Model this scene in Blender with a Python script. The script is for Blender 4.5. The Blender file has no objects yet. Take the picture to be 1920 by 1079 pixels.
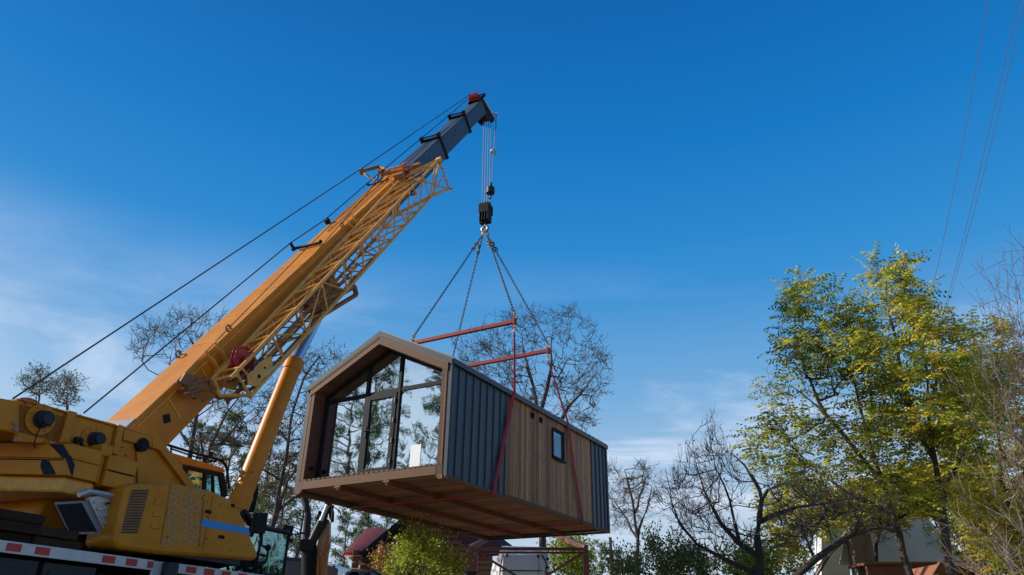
import bpy, bmesh, math, random
import numpy as np
from mathutils import Vector
random.seed(7); rng = np.random.default_rng(7)
SC = bpy.context.scene
COL = SC.collection
R = math.radians
def V(*a): return np.array(a, float)

# ------------------------------------------------------------------ camera maths
FOC, PITCH, ROLL = 1368.19, 0.46, 0.0177
_cp, _sp = math.cos(PITCH), math.sin(PITCH)
FW = V(0, _cp, _sp); _r = V(1, 0, 0); _u = V(0, -_sp, _cp)
RT = math.cos(ROLL)*_r + math.sin(ROLL)*_u
UP = -math.sin(ROLL)*_r + math.cos(ROLL)*_u
GZ = -0.75                                   # ground level relative to the lens
def ray(x, y): return FW*FOC + RT*(x-960) + UP*(539.5-y)
def at(x, y, Y):
    d = ray(x, y); return d*(Y/d[1])
def onplane(x, y, P0, n):
    d = ray(x, y); return d*(np.dot(P0, n)/np.dot(d, n))
def ground(x, Y):
    p = at(x, 1079, Y); p[2] = GZ; return p
Z3 = V(0, 0, 1)
def nrm(v): return v/np.linalg.norm(v)

# ------------------------------------------------------------------ mesh builder
class Frame:
    def __init__(s, o, x, y, z): s.o, s.x, s.y, s.z = o, x, y, z
    def p(s, a, b, c): return s.o + s.x*a + s.y*b + s.z*c
WF = Frame(V(0,0,0), V(1,0,0), V(0,1,0), Z3)
def basis(d):
    d = nrm(d); ref = V(0.31, 0.17, 0.94) if abs(d[2]) < 0.9 else V(0.9, 0.3, 0.1)
    u = nrm(np.cross(ref, d)); return u, np.cross(d, u)
class MB:
    def __init__(s): s.v, s.f, s.c = [], [], []
    def add(s, vs, fs, c=0.5):
        b = len(s.v); s.v.extend([tuple(map(float, q)) for q in vs])
        s.f.extend([tuple(b+i for i in q) for q in fs]); s.c.extend([c]*len(fs)); return s
    def box(s, F, x0, x1, y0, y1, z0, z1, c=0.5):
        P = [F.p(x, y, z) for x in (x0, x1) for y in (y0, y1) for z in (z0, z1)]
        return s.add(P, [(0,1,3,2),(4,6,7,5),(0,4,5,1),(2,3,7,6),(0,2,6,4),(1,5,7,3)], c)
    def prism(s, pts, ext, c=0.5):
        n = len(pts); P = list(pts)+[p+ext for p in pts]
        fs = [tuple(range(n)), tuple(range(2*n-1, n-1, -1))]
        fs += [(i, i+n, (i+1) % n+n, (i+1) % n) for i in range(n)]
        return s.add(P, fs, c)
    def bar(s, p0, p1, w, h, up=None, c=0.5):
        d = nrm(p1-p0); up = Z3 if up is None else up
        x = np.cross(d, up)
        x = nrm(x) if np.linalg.norm(x) > 1e-6 else V(1,0,0)
        z = np.cross(x, d); L = np.linalg.norm(p1-p0)
        return s.box(Frame(p0, d, x, z), 0, L, -w/2, w/2, -h/2, h/2, c)
    def tube(s, p0, p1, r0, r1=None, n=10, caps=True, c=0.5):
        r1 = r0 if r1 is None else r1
        u, w = basis(p1-p0); P = []
        for p, r in ((p0, r0), (p1, r1)):
            for k in range(n):
                t = 2*math.pi*k/n; P.append(p+u*(r*math.cos(t))+w*(r*math.sin(t)))
        fs = [(k, (k+1) % n, (k+1) % n+n, k+n) for k in range(n)]
        if caps: fs += [tuple(range(n-1, -1, -1)), tuple(range(n, 2*n))]
        return s.add(P, fs, c)
    def path(s, pts, r, n=6, c=0.5, closed=False):
        pts = [np.array(p, float) for p in pts]; m = len(pts); P = []
        for i, p in enumerate(pts):
            a = pts[(i-1) % m] if (i or closed) else pts[0]; b = pts[(i+1) % m] if (i < m-1 or closed) else pts[-1]
            d = b-a
            u, w = basis(d); rr = r[i] if hasattr(r, '__len__') else r
            for k in range(n):
                t = 2*math.pi*k/n; P.append(p+u*(rr*math.cos(t))+w*(rr*math.sin(t)))
        fs = []
        for i in range(m if closed else m-1):
            j = (i+1) % m
            fs += [(i*n+k, i*n+(k+1) % n, j*n+(k+1) % n, j*n+k) for k in range(n)]
        if not closed: fs += [tuple(range(n-1, -1, -1)), tuple(range((m-1)*n, m*n))]
        return s.add(P, fs, c)
    def ball(s, p, r, n=12, m=8, sz=1.0, c=0.5):
        P = [p+V(0,0,r*sz)]
        for i in range(1, m):
            a = math.pi*i/m
            for k in range(n):
                t = 2*math.pi*k/n; P.append(p+V(r*math.sin(a)*math.cos(t), r*math.sin(a)*math.sin(t), r*sz*math.cos(a)))
        P.append(p-V(0,0,r*sz)); fs = [(0, 1+k, 1+(k+1) % n) for k in range(n)]
        for i in range(m-2):
            fs += [(1+i*n+k, 1+(i+1)*n+k, 1+(i+1)*n+(k+1) % n, 1+i*n+(k+1) % n) for k in range(n)]
        e = len(P)-1; b = 1+(m-2)*n
        fs += [(e, b+(k+1) % n, b+k) for k in range(n)]
        return s.add(P, fs, c)
    def ring(s, p, axis, R_, r, n=16, m=6, c=0.5):
        u, w = basis(axis)
        return s.path([p+u*(R_*math.cos(2*math.pi*k/n))+w*(R_*math.sin(2*math.pi*k/n)) for k in range(n)], r, m, c, True)

ORG = {}
def _link(name, mb, m, org, parent, recalc, bevel, smooth):
    me = bpy.data.meshes.new(name)
    vs = np.array(mb.v, float)-org
    me.from_pydata(vs.tolist(), [], mb.f)
    at_ = me.attributes.new('var', 'FLOAT', 'FACE'); at_.data.foreach_set('value', mb.c)
    if recalc:
        bm = bmesh.new(); bm.from_mesh(me); bmesh.ops.recalc_face_normals(bm, faces=bm.faces); bm.to_mesh(me); bm.free()
    if smooth:
        me.shade_smooth()
        if smooth != 'all' and hasattr(me, 'set_sharp_from_angle'): me.set_sharp_from_angle(angle=R(40))
    me.materials.append(m)
    o = bpy.data.objects.new(name, me); COL.objects.link(o)
    if parent: o.parent = parent
    else: o.location = Vector(org)
    if bevel:
        b = o.modifiers.new('bevel', 'BEVEL'); b.width = bevel; b.segments = 2; b.limit_method = 'ANGLE'; b.angle_limit = R(35)
    ORG[o.name] = org
    return o
def thing(name, label, cat, loc, group=None):
    o = bpy.data.objects.new(name, None); COL.objects.link(o)
    o.location = Vector(loc); o.empty_display_size = .3
    o['label'] = label; o['category'] = cat
    if group: o['group'] = group
    ORG[o.name] = np.array(loc, float); return o
def part(name, mb, m, parent, bevel=0, smooth=False, recalc=True, label=None):
    o = _link(name, mb, m, ORG[parent.name], parent, recalc, bevel, smooth)
    if label: o['label'] = label
    return o
def solo(name, mb, m, label, cat, group=None, org=None, bevel=0, smooth=False, recalc=True):
    if org is None:
        a = np.array(mb.v); org = V((a[:,0].min()+a[:,0].max())/2, (a[:,1].min()+a[:,1].max())/2, a[:,2].min())
    o = _link(name, mb, m, org, None, recalc, bevel, smooth)
    o['label'] = label; o['category'] = cat
    if group: o['group'] = group
    return o
def structure(name, mb, m, kind='structure'):
    o = _link(name, mb, m, V(0,0,0), None, True, 0, False); o['kind'] = kind; return o
def copy_tree(o, label, loc, scale=(1,1,1), rz=0):
    c = o.copy(); COL.objects.link(c); c.location = Vector(loc); c.scale = scale; c.rotation_euler = (0, 0, rz); c['label'] = label
    for ch in list(o.children):
        d = ch.copy(); COL.objects.link(d); d.parent = c
    return c

# ------------------------------------------------------------------ materials
def mat(name, col, rough=.6, metal=0, var=.0, noise=0, nscale=6, bump=0, bscale=40, stretch=(1,1,1), col2=None, coat=0, spec=.5):
    m = bpy.data.materials.new(name); m.use_nodes = True; nt = m.node_tree; N = nt.nodes; L = nt.links
    b = N['Principled BSDF']; b.inputs['Roughness'].default_value = rough; b.inputs['Metallic'].default_value = metal
    b.inputs['Coat Weight'].default_value = coat; b.inputs['Specular IOR Level'].default_value = spec
    b.inputs['Base Color'].default_value = (*col, 1)
    if not (var or noise or bump): return m
    tc = N.new('ShaderNodeTexCoord'); mp = N.new('ShaderNodeMapping'); mp.inputs['Scale'].default_value = stretch
    L.new(tc.outputs['Object'], mp.inputs['Vector'])
    cur = None
    rgb = N.new('ShaderNodeRGB'); rgb.outputs[0].default_value = (*col, 1); cur = rgb.outputs[0]
    if noise:
        nz = N.new('ShaderNodeTexNoise'); nz.inputs['Scale'].default_value = nscale; nz.inputs['Detail'].default_value = 8
        nz.inputs['Roughness'].default_value = .65
        L.new(mp.outputs[0], nz.inputs['Vector'])
        rm = N.new('ShaderNodeMapRange'); rm.inputs[1].default_value = .35; rm.inputs[2].default_value = .7
        L.new(nz.outputs[0], rm.inputs[0])
        mx = N.new('ShaderNodeMix'); mx.data_type = 'RGBA'
        mu = N.new('ShaderNodeMath'); mu.operation = 'MULTIPLY'; mu.inputs[1].default_value = noise; L.new(rm.outputs[0], mu.inputs[0])
        L.new(mu.outputs[0], mx.inputs['Factor']); L.new(cur, mx.inputs['A'])
        mx.inputs['B'].default_value = (*(col2 or tuple(c*.4 for c in col)), 1); cur = mx.outputs['Result']
    if var:
        a = N.new('ShaderNodeAttribute'); a.attribute_name = 'var'
        m2 = N.new('ShaderNodeMapRange'); m2.inputs[3].default_value = 1-var; m2.inputs[4].default_value = 1+var
        L.new(a.outputs['Fac'], m2.inputs[0])
        vm = N.new('ShaderNodeVectorMath'); vm.operation = 'SCALE'; L.new(cur, vm.inputs[0]); L.new(m2.outputs[0], vm.inputs['Scale']); cur = vm.outputs[0]
    L.new(cur, b.inputs['Base Color'])
    if bump:
        n2 = N.new('ShaderNodeTexNoise'); n2.inputs['Scale'].default_value = bscale; n2.inputs['Detail'].default_value = 5; L.new(mp.outputs[0], n2.inputs['Vector'])
        bp_ = N.new('ShaderNodeBump'); bp_.inputs['Strength'].default_value = bump; bp_.inputs['Distance'].default_value = .02
        L.new(n2.outputs[0], bp_.inputs['Height']); L.new(bp_.outputs[0], b.inputs['Normal'])
    return m
def leafmat(name, stops, trans=.58):
    m = bpy.data.materials.new(name); m.use_nodes = True; nt = m.node_tree; N = nt.nodes; L = nt.links; N.clear()
    a = N.new('ShaderNodeAttribute'); a.attribute_name = 'var'; cr = N.new('ShaderNodeValToRGB')
    while len(cr.color_ramp.elements) > 1: cr.color_ramp.elements.remove(cr.color_ramp.elements[-1])
    cr.color_ramp.elements[0].position = stops[0][0]; cr.color_ramp.elements[0].color = (*stops[0][1], 1)
    for p, c in stops[1:]:
        e = cr.color_ramp.elements.new(p); e.color = (*c, 1)
    L.new(a.outputs['Fac'], cr.inputs[0])
    d = N.new('ShaderNodeBsdfDiffuse'); t = N.new('ShaderNodeBsdfTranslucent'); g = N.new('ShaderNodeBsdfGlossy'); g.inputs['Roughness'].default_value = .45
    g.inputs['Color'].default_value = (.5,.5,.5,1)
    L.new(cr.outputs[0], d.inputs[0]); L.new(cr.outputs[0], t.inputs[0])
    mx = N.new('ShaderNodeMixShader'); mx.inputs[0].default_value = trans; L.new(d.outputs[0], mx.inputs[1]); L.new(t.outputs[0], mx.inputs[2])
    m2 = N.new('ShaderNodeMixShader'); m2.inputs[0].default_value = .07; L.new(mx.outputs[0], m2.inputs[1]); L.new(g.outputs[0], m2.inputs[2])
    o = N.new('ShaderNodeOutputMaterial'); L.new(m2.outputs[0], o.inputs[0]); return m
def glassmat(name, refl=.6, tint=(.5,.6,.6), wav=.35, scale=1.6, rcol=(.85,.95,1)):
    m = bpy.data.materials.new(name); m.use_nodes = True; nt = m.node_tree; N = nt.nodes; L = nt.links; N.clear()
    g = N.new('ShaderNodeBsdfGlossy'); g.inputs['Roughness'].default_value = .02; g.inputs['Color'].default_value = (*rcol, 1)
    t = N.new('ShaderNodeBsdfTransparent'); t.inputs[0].default_value = (*tint, 1)
    if wav:
        tc = N.new('ShaderNodeTexCoord'); nz = N.new('ShaderNodeTexNoise'); nz.inputs['Scale'].default_value = scale; nz.inputs['Detail'].default_value = 1.5
        nz.inputs['Distortion'].default_value = 1.2
        bp_ = N.new('ShaderNodeBump'); bp_.inputs['Strength'].default_value = wav; bp_.inputs['Distance'].default_value = .05
        L.new(tc.outputs['Object'], nz.inputs['Vector']); L.new(nz.outputs[0], bp_.inputs['Height']); L.new(bp_.outputs[0], g.inputs['Normal'])
    mx = N.new('ShaderNodeMixShader'); mx.inputs[0].default_value = refl; L.new(t.outputs[0], mx.inputs[1]); L.new(g.outputs[0], mx.inputs[2])
    o = N.new('ShaderNodeOutputMaterial'); L.new(mx.outputs[0], o.inputs[0]); return m

YEL = (.61, .228, .016)
M = dict(
 yellow=mat('crane_yellow', YEL, .40, noise=.55, nscale=3.2, col2=(.40,.115,.008), bump=.05, bscale=60, spec=.22),
 yellow_old=mat('lattice_yellow', (.82,.40,.07), .5, noise=.5, nscale=9, col2=(.34,.14,.03)),
 yellow_brown=mat('rusty_ochre', (.30,.12,.035), .6, noise=.6, nscale=8, col2=(.10,.04,.02)),
 cream=mat('worn_pale_yellow', (.62,.36,.12), .4, noise=.4, nscale=5, col2=(.45,.22,.05)),
 steel_blue=mat('boom_grey_steel', (.062,.085,.115), .45, spec=.3, noise=.55, nscale=5, col2=(.045,.06,.085), stretch=(1,1,.5)),
 black=mat('black_paint', (.010,.010,.012), .55, noise=.4, nscale=8, col2=(.025,.023,.02), spec=.15),
 rubber=mat('black_rubber', (.012,.015,.015), .8, spec=.2),
 darkgrey=mat('dark_grey_metal', (.028,.031,.037), .5, noise=.5, nscale=9, col2=(.018,.018,.022), spec=.25),
 grey=mat('grey_metal', (.22,.23,.25), .5, noise=.4, nscale=6),
 alu=mat('aluminium', (.50,.51,.53), .4, metal=.4, noise=.35, nscale=12),
 chrome=mat('chrome_rod', (.42,.48,.58), .22, metal=.9),
 redblock=mat('reflector_red', (.42,.015,.02), .35),
 redplastic=mat('sheave_red', (.34,.012,.014), .35),
 redsteel=mat('red_spreader_paint', (.25,.022,.020), .6, spec=.2, noise=.55, nscale=10, col2=(.16,.03,.025)),
 webbing=mat('crimson_webbing', (.38,.018,.035), .8, noise=.3, nscale=50),
 chain=mat('chain_steel', (.075,.06,.055), .5, metal=.5, noise=.6, nscale=30, col2=(.17,.09,.04)),
 gold=mat('yellow_zinc_hook', (.55,.36,.12), .4, metal=.5, noise=.4, nscale=30),
 hooksteel=mat('hook_steel', (.25,.25,.25), .45, metal=.4, noise=.4, nscale=20),
 wire=mat('weathered_wire', (.11,.075,.075), .7),
 rope=mat('wire_rope', (.035,.03,.03), .6),
 ropelight=mat('bright_wire_rope', (.10,.085,.08), .6),
 metalpanel=mat('slate_blue_metal', (.040,.060,.088), .5, metal=0, noise=.25, nscale=3, col2=(.04,.055,.075), var=.1),
 flashing=mat('grey_flashing', (.055,.07,.088), .6, spec=.2, noise=.4, nscale=4),
 wood=mat('brown_cladding', (.50,.245,.115), .7, var=.45, noise=.85, nscale=5, stretch=(9,9,.9), col2=(.14,.062,.03), bump=.15, bscale=14),
 trim=mat('larch_trim', (.135,.064,.030), .7, var=.4, noise=.75, nscale=9, stretch=(2,2,2), col2=(.08,.036,.02), spec=.3, bump=.1),
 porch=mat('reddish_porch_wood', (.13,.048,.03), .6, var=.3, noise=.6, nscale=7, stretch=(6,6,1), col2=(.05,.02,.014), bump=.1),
 under=mat('underfloor_boards', (.30,.105,.055), .75, var=.35, noise=.6, nscale=4, stretch=(1.5,1.5,4), col2=(.09,.035,.022)),
 frame=mat('anthracite_frame', (.014,.016,.020), .6, spec=.1),
 interior=mat('interior_wood', (.10,.07,.05), .8),
 paper=mat('white_paper', (.8,.82,.84), .7),
 glass=glassmat('coated_glass', .80, (.2,.28,.32), .07, 1.1, (.74,.87,.95)),
 glass2=glassmat('window_glass', .30, (.2,.25,.3), .1, 2.0, (.5,.75,1)),
 cabglass=glassmat('teal_cab_glass', .22, (.42,.75,.74), .1, 3.0, (.7,.95,.95)),
 blue=mat('light_blue_stripe', (.02,.25,.62), .4),
 cyan=mat('hex_decal', (.24,.36,.36), .5),
 navy=mat('navy_decal', (.010,.015,.032), .5, spec=.15),
 timber=mat('cribbing_timber', (.05,.028,.018), .9, spec=.1, var=.4, noise=.7, nscale=8, col2=(.02,.013,.01), bump=.3),
 bark=mat('oak_bark', (.060,.044,.038), .9, noise=.6, nscale=10, col2=(.03,.022,.02), bump=.4, bscale=20),
 barkdark=mat('dark_bark', (.030,.024,.022), .9, noise=.6, nscale=14, col2=(.012,.01,.01), bump=.4),
 barklight=mat('pale_twig_bark', (.17,.13,.10), .85, noise=.5, nscale=20, col2=(.09,.06,.06)),
 barkpine=mat('pine_bark', (.11,.07,.05), .9, noise=.7, nscale=4, col2=(.04,.03,.028)),
 tile=mat('red_roof_tile', (.40,.095,.06), .5, var=.2, noise=.4, nscale=5, col2=(.12,.03,.03)),
 purpletile=mat('purple_roof_sheet', (.085,.045,.06), .7, spec=.1, noise=.4, nscale=4),
 log=mat('log_wall', (.20,.10,.05), .75, var=.25, noise=.5, nscale=4, stretch=(1,1,5), col2=(.08,.035,.02)),
 white=mat('white_paint', (.78,.79,.80), .35, noise=.15, nscale=2, col2=(.55,.56,.58), coat=.3),
 siding=mat('pale_siding', (.52,.47,.38), .6, noise=.3, nscale=3, col2=(.35,.34,.33)),
 whitewall=mat('white_render', (.78,.77,.75), .8, noise=.2, nscale=3),
 brick=mat('weathered_masonry', (.25,.20,.18), .9, noise=.6, nscale=6, col2=(.12,.08,.07)),
 rust=mat('rusty_sheet', (.28,.12,.06), .7, noise=.7, nscale=7, col2=(.09,.04,.03)),
 brownsteel=mat('red_oxide_steel', (.27,.09,.06), .6, noise=.6, nscale=7, col2=(.06,.025,.02)),
 beige=mat('loader_beige', (.42,.33,.22), .5, noise=.5, nscale=4, col2=(.22,.14,.07)),
 orange=mat('loader_orange', (.45,.17,.03), .5, noise=.5, nscale=4),
 darkwall=mat('plum_block_wall', (.075,.055,.07), .8, noise=.4, nscale=3, var=.3),
 pole=mat('weathered_pole', (.07,.06,.055), .9),
 carpaint=mat('dark_car_paint', (.03,.033,.038), .25, coat=.5),
 tealpaint=mat('muted_panel', (.10,.085,.085), .6),
 leafA=leafmat('walnut_leaf', [(0,(.06,.10,.016)),(.33,(.22,.29,.026)),(.65,(.56,.53,.045)),(.9,(.80,.64,.07)),(1,(.55,.28,.04))]),
 leafB=leafmat('bush_leaf', [(0,(.09,.14,.016)),(.5,(.30,.36,.03)),(1,(.62,.60,.07))]),
 leafC=leafmat('hedge_leaf', [(0,(.035,.06,.016)),(.6,(.12,.17,.028)),(1,(.30,.30,.05))]),
 leafO=leafmat('dead_oak_leaf', [(0,(.10,.04,.02)),(1,(.28,.12,.05))], .3),
 needle=leafmat('pine_needle', [(0,(.04,.065,.025)),(.6,(.10,.15,.055)),(1,(.22,.26,.10))], .3),
)
# ground
def ground_mat():
    m = mat('grass_and_dirt', (.32,.25,.14), .95, noise=.9, nscale=.6, col2=(.22,.20,.10), bump=.5, bscale=3); return m
gm = MB(); gm.box(WF, -900, 900, -400, 1500, GZ-1, GZ)
structure('ground', gm, ground_mat())
#PART2
# ------------------------------------------------------------------ the cabin being lifted
YAW = 0.5266
hv = V(math.sin(YAW), math.cos(YAW), 0); hw = V(-math.cos(YAW), math.sin(YAW), 0)
HA = V(-1.2459, 14.5264, 3.0145); HF = Frame(HA, hv, hw, Z3)
WD, LN, HE, HR = 4.02, 8.18, 2.5, 3.48; PIT = (HR-HE)/(WD/2)
def rz(y, top=HR): return top-PIT*abs(y-WD/2)
house = thing('modular_cabin', 'gabled tiny house in slate metal and brown wood hanging from the crane', 'modular house', HF.p(LN/2, WD/2, 0))
# right side wall: metal, boards, metal
mb = MB(); mb.box(HF, .0, 2.30, 0.0, .10, .03, 2.42); mb.box(HF, 7.12, LN, 0.0, .10, .03, 2.42)
mb.box(HF, 0, LN, 3.92, WD, .03, 2.42)
gab = [HF.p(LN-.1, 0.1, .03), HF.p(LN-.1, WD-.1, .03), HF.p(LN-.1, WD-.1, 2.40), HF.p(LN-.1, WD/2, 3.30), HF.p(LN-.1, .1, 2.40)]
mb.prism(gab, hv*.1)
for side, y0 in ((0, -.028), (1, WD)):
    xs = [.29*i for i in range(1, 8)]+[7.12+.27*i for i in range(1, 4)] if side == 0 else [.29*i for i in range(1, 28)]
    for x in xs: mb.box(HF, x, x+.022, y0, y0+.028, .035, 2.40, .3)
for i in range(1, 14): mb.box(HF, LN, LN+.028, i*.29, i*.29+.02, .04, 2.4, .3)
part('metal_wall', mb, M['metalpanel'], house)
mb = MB()
x = 2.305
while x < 7.1:
    w_ = .118; mb.box(HF, x, min(x+w_, 7.115), .006+random.random()*.006, .09, .02, 2.42, random.random()); x += w_+.010
part('wood_cladding', mb, M['wood'], house)
for a in ((-.02,.055,-.035,.06,.0,2.44),(LN-.04,LN+.035,-.035,.06,.0,2.44),(-.02,.055,WD-.06,WD+.035,0,2.44),(2.28,2.305,-.02,.02,.03,2.42),(7.115,7.14,-.02,.02,.03,2.42)):
    mb = MB(); mb.box(HF, *a); part('corner_trim', mb, M['metalpanel'] if a[0] > 0 else M['flashing'], house)
# roof: two slabs with standing seams
rf = MB()
for s in (0, 1):
    ye = -.05 if s == 0 else WD+.05
    e0 = HF.p(-.03, ye, rz(0)-.02); r0 = HF.p(-.03, WD/2, HR)
    rf.prism([e0, r0, r0-Z3*.09, e0-Z3*.09], hv*(LN+.07))
roof = part('roof', rf, M['metalpanel'], house)
sm = MB()
for s in (0, 1):
    ye = -.05 if s == 0 else WD+.05
    for i in range(30):
        xx = .02+i*.28; sm.prism([HF.p(xx, ye, rz(0)-.02), HF.p(xx, WD/2, HR), HF.p(xx, WD/2, HR+.035), HF.p(xx, ye, rz(0)+.015)], hv*.02)
part('roof_seams', sm, M['metalpanel'], roof)
fl = MB()
for s in (0, 1):
    ye = -.055 if s == 0 else WD+.055
    e0 = HF.p(-.06, ye, rz(0)-.035); r0 = HF.p(-.06, WD/2, HR+.01)
    fl.prism([e0, r0, r0-Z3*.13, e0-Z3*.13], hv*.026)
    ev = MB(); ev.box(HF, -.03, LN+.04, ye-.02 if s == 0 else ye, ye if s == 0 else ye+.02, 2.36, 2.475); part('eave_flashing', ev, M['metalpanel'], house)
part('roof_edge_flashing', fl, M['flashing'], house)
ft = MB()
for s in (0, 1):
    ya, yb = (.06, WD/2) if s == 0 else (WD-.06, WD/2)
    ft.prism([HF.p(-.045, ya, rz(ya)-.135), HF.p(-.045, yb, HR-.13), HF.p(-.045, yb, HR-.31), HF.p(-.045, ya, rz(ya)-.315)], hv*.05, random.random())
    ft.prism([HF.p(-.055, ya, rz(ya)-.135), HF.p(-.055, yb, HR-.13), HF.p(-.055, yb, HR-.165), HF.p(-.055, ya, rz(ya)-.17)], hv*.008, .9)
part('gable_trim', ft, M['trim'], house)
for ya, yb in ((.062, .21), (WD-.21, WD-.062)):
    p_ = MB(); p_.box(HF, -.03, .03, ya, yb, .0, 2.32, random.random()); p_.box(HF, -.036, -.03, ya+.015 if ya < 1 else yb-.05, ya+.05 if ya < 1 else yb-.015, .25, 2.2, .9)
    part('porch_post', p_, M['trim'], house, .004)
# porch lining: inner side walls, sloped ceiling
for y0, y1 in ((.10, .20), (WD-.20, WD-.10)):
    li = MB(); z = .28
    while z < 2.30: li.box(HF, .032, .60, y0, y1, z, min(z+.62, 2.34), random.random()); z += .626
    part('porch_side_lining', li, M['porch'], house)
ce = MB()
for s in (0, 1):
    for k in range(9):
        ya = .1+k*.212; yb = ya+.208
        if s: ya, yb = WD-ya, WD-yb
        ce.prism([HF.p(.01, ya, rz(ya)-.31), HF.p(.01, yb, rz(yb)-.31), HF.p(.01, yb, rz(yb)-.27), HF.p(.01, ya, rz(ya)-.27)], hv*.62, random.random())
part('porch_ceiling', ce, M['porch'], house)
# floor: front beam, deck boards, base frame, joists, underfloor
mb = MB(); mb.box(HF, -.035, .03, .215, WD-.215, .06, .235, .6)
part('front_beam', mb, M['trim'], house, .004)
mb = MB(); y = .07
while y < WD-.1:
    mb.box(HF, -.03, .62, y, y+.095, .243, .275, .4+.6*random.random()); y += .135
part('deck_boards', mb, M['trim'], house)
mb = MB(); mb.box(HF, .0, .60, .07, WD-.07, .20, .238); 
part('deck_underlay', mb, M['black'], house)
mb = MB()
x = .04
while x < LN-.02:
    mb.box(HF, x, min(x+.145, LN-.01), .05, WD-.05, .085, .11, random.random()); x += .15
part('underfloor_boards', mb, M['under'], house)
for y0 in (.0, 1.42, 2.74, WD-.07):
    j = MB(); j.box(HF, -.01, LN-.01, y0+.001, y0+.069, -.03, .084, random.random())
    part('floor_joist', j, M['under'], house)
mb = MB()
for y0 in (1.40, 2.72): mb.box(HF, -.03, -.012, y0, y0+.11, .0, .058, .9); mb.box(HF, -.04, -.012, y0-.03, y0+.14, .02, .05, .9)
for y0 in (.05, WD-.16): mb.box(HF, -.034, -.012, y0, y0+.11, -.03, .058, .8)
mb.box(HF, 0, LN, -.045, -.002, -.035, .03, .7); mb.box(HF, 0, LN, WD+.002, WD+.04, -.035, .03, .6)
mb.box(HF, LN, LN+.04, 0, WD, -.03, .028, .5)
part('base_trim', mb, M['trim'], house)
# glazed front
GX = .34
fr = MB()
def fbar(y0, y1, z0, z1, d=.07): fr.box(HF, GX, GX+d, y0, y1, z0, z1)
fbar(.20, 3.82, .277, .33); fbar(3.73, 3.82, .33, 2.30); fbar(.20, .27, .33, 2.33)
fbar(.27, 3.73, 2.10, 2.19, .072)
gz = lambda y: rz(y)-.31
for ym in (1.58, 2.51): fr.box(HF, GX-.015, GX+.075, ym, ym+.075, .33, gz(ym)-.02)
for s in (0, 1):
    ya = .2 if s == 0 else WD-.2
    fr.prism([HF.p(GX, ya, gz(ya)), HF.p(GX, WD/2, gz(WD/2)), HF.p(GX, WD/2, gz(WD/2)-.08), HF.p(GX, ya, gz(ya)-.08)], hv*.068)
gfr = part('glazing_frame', fr, M['frame'], house)
def pane(ptsyz, x=GX+.03, name='pane', parent=None):
    g = MB(); g.prism([HF.p(x, a, b) for a, b in ptsyz], hv*.012)
    part(name, g, M['glass'], parent or house)
pane([(.27,.33),(1.58,.33),(1.58,2.10),(.27,2.10)])
pane([(2.585,.33),(3.73,.33),(3.73,2.10),(2.585,2.10)])
pane([(.27,2.19),(1.58,2.19),(1.58,gz(1.58)-.06),(.27,gz(.27)-.06)])
pane([(1.655,2.19),(2.51,2.19),(2.51,gz(2.51)-.06),(WD/2,gz(WD/2)-.06),(1.655,gz(1.655)-.06)])
pane([(2.585,2.19),(3.73,2.19),(3.73,gz(3.73)-.06),(2.585,gz(2.585)-.06)])
dm = MB()
for a in ((1.66,1.77,.335,2.095),(2.40,2.505,.335,2.095),(1.77,2.40,.335,.44),(1.77,2.40,1.99,2.095)): dm.box(HF, GX-.03, GX+.05, *a)
door = part('glass_door', dm, M['frame'], house, .006)
pane([(1.77,.44),(2.40,.44),(2.40,1.99),(1.77,1.99)], GX+.01, 'door_pane', door)
hd = MB()
hd.box(HF, GX-.042, GX-.03, 2.43, 2.47, 1.12, 1.38); hd.tube(HF.p(GX-.04, 2.45, 1.28), HF.p(GX-.085, 2.45, 1.28), .012); hd.tube(HF.p(GX-.085, 2.46, 1.28), HF.p(GX-.085, 2.31, 1.28), .011)
part('door_handle', hd, M['black'], door)
for z in (.5, .95, 1.4, 1.85):
    h_ = MB(); h_.tube(HF.p(GX-.035, 1.69, z), HF.p(GX-.035, 1.69, z+.1), .016); part('hinge', h_, M['grey'], door)
pp = MB(); pp.box(HF, GX+.018, GX+.025, .92, 1.19, .37, .84); part('paper_sheet', pp, M['paper'], house)
lm = MB(); lm.tube(HF.p(.16, WD-.20, .56), HF.p(.16, WD-.29, .56), .045, n=14); part('wall_lamp', lm, M['black'], house)
# inside
mb = MB(); mb.box(HF, GX+.1, LN-.12, .11, .14, .15, 2.4); mb.box(HF, GX+.1, LN-.12, WD-.14, WD-.11, .15, 2.4); mb.box(HF, GX+.1, LN-.12, .1, WD-.1, .14, .2)
mb.box(HF, 3.2, 3.25, .15, WD-.15, .2, 2.4)
part('interior_lining', mb, M['interior'], house)
# side window and vents
wf = MB()
x0, x1, z0, z1 = 4.66, 5.34, 1.39, 2.13
for a in ((x0,x1,z0,z0+.05),(x0,x1,z1-.05,z1),(x0,x0+.05,z0+.05,z1-.05),(x1-.05,x1,z0+.05,z1-.05)): wf.box(HF, a[0], a[1], -.03, .004, a[2], a[3])
wf.box(HF, x0-.02, x1+.02, -.045, -.031, z1, z1+.03); wf.box(HF, x0-.02, x1+.02, -.07, .0, z0-.03, z0-.002)
wf.box(HF, x1-.17, x1-.05, -.012, .004, z0+.05, z1-.05)
win = part('side_window', wf, M['frame'], house)
g = MB(); g.box(HF, x0+.05, x1-.05, -.008, .0, z0+.05, z1-.05); part('window_pane', g, M['glass2'], win)
for vx in (3.52, 3.97):
    g = MB()
    for a in ((vx,vx+.13,2.12,2.14),(vx,vx+.13,2.23,2.25),(vx,vx+.02,2.14,2.23),(vx+.11,vx+.13,2.14,2.23)): g.box(HF, a[0], a[1], -.03, .004, a[2], a[3])
    g.box(HF, vx+.02, vx+.11, -.004, .004, 2.14, 2.23); part('wall_vent', g, M['frame'], house)

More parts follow.
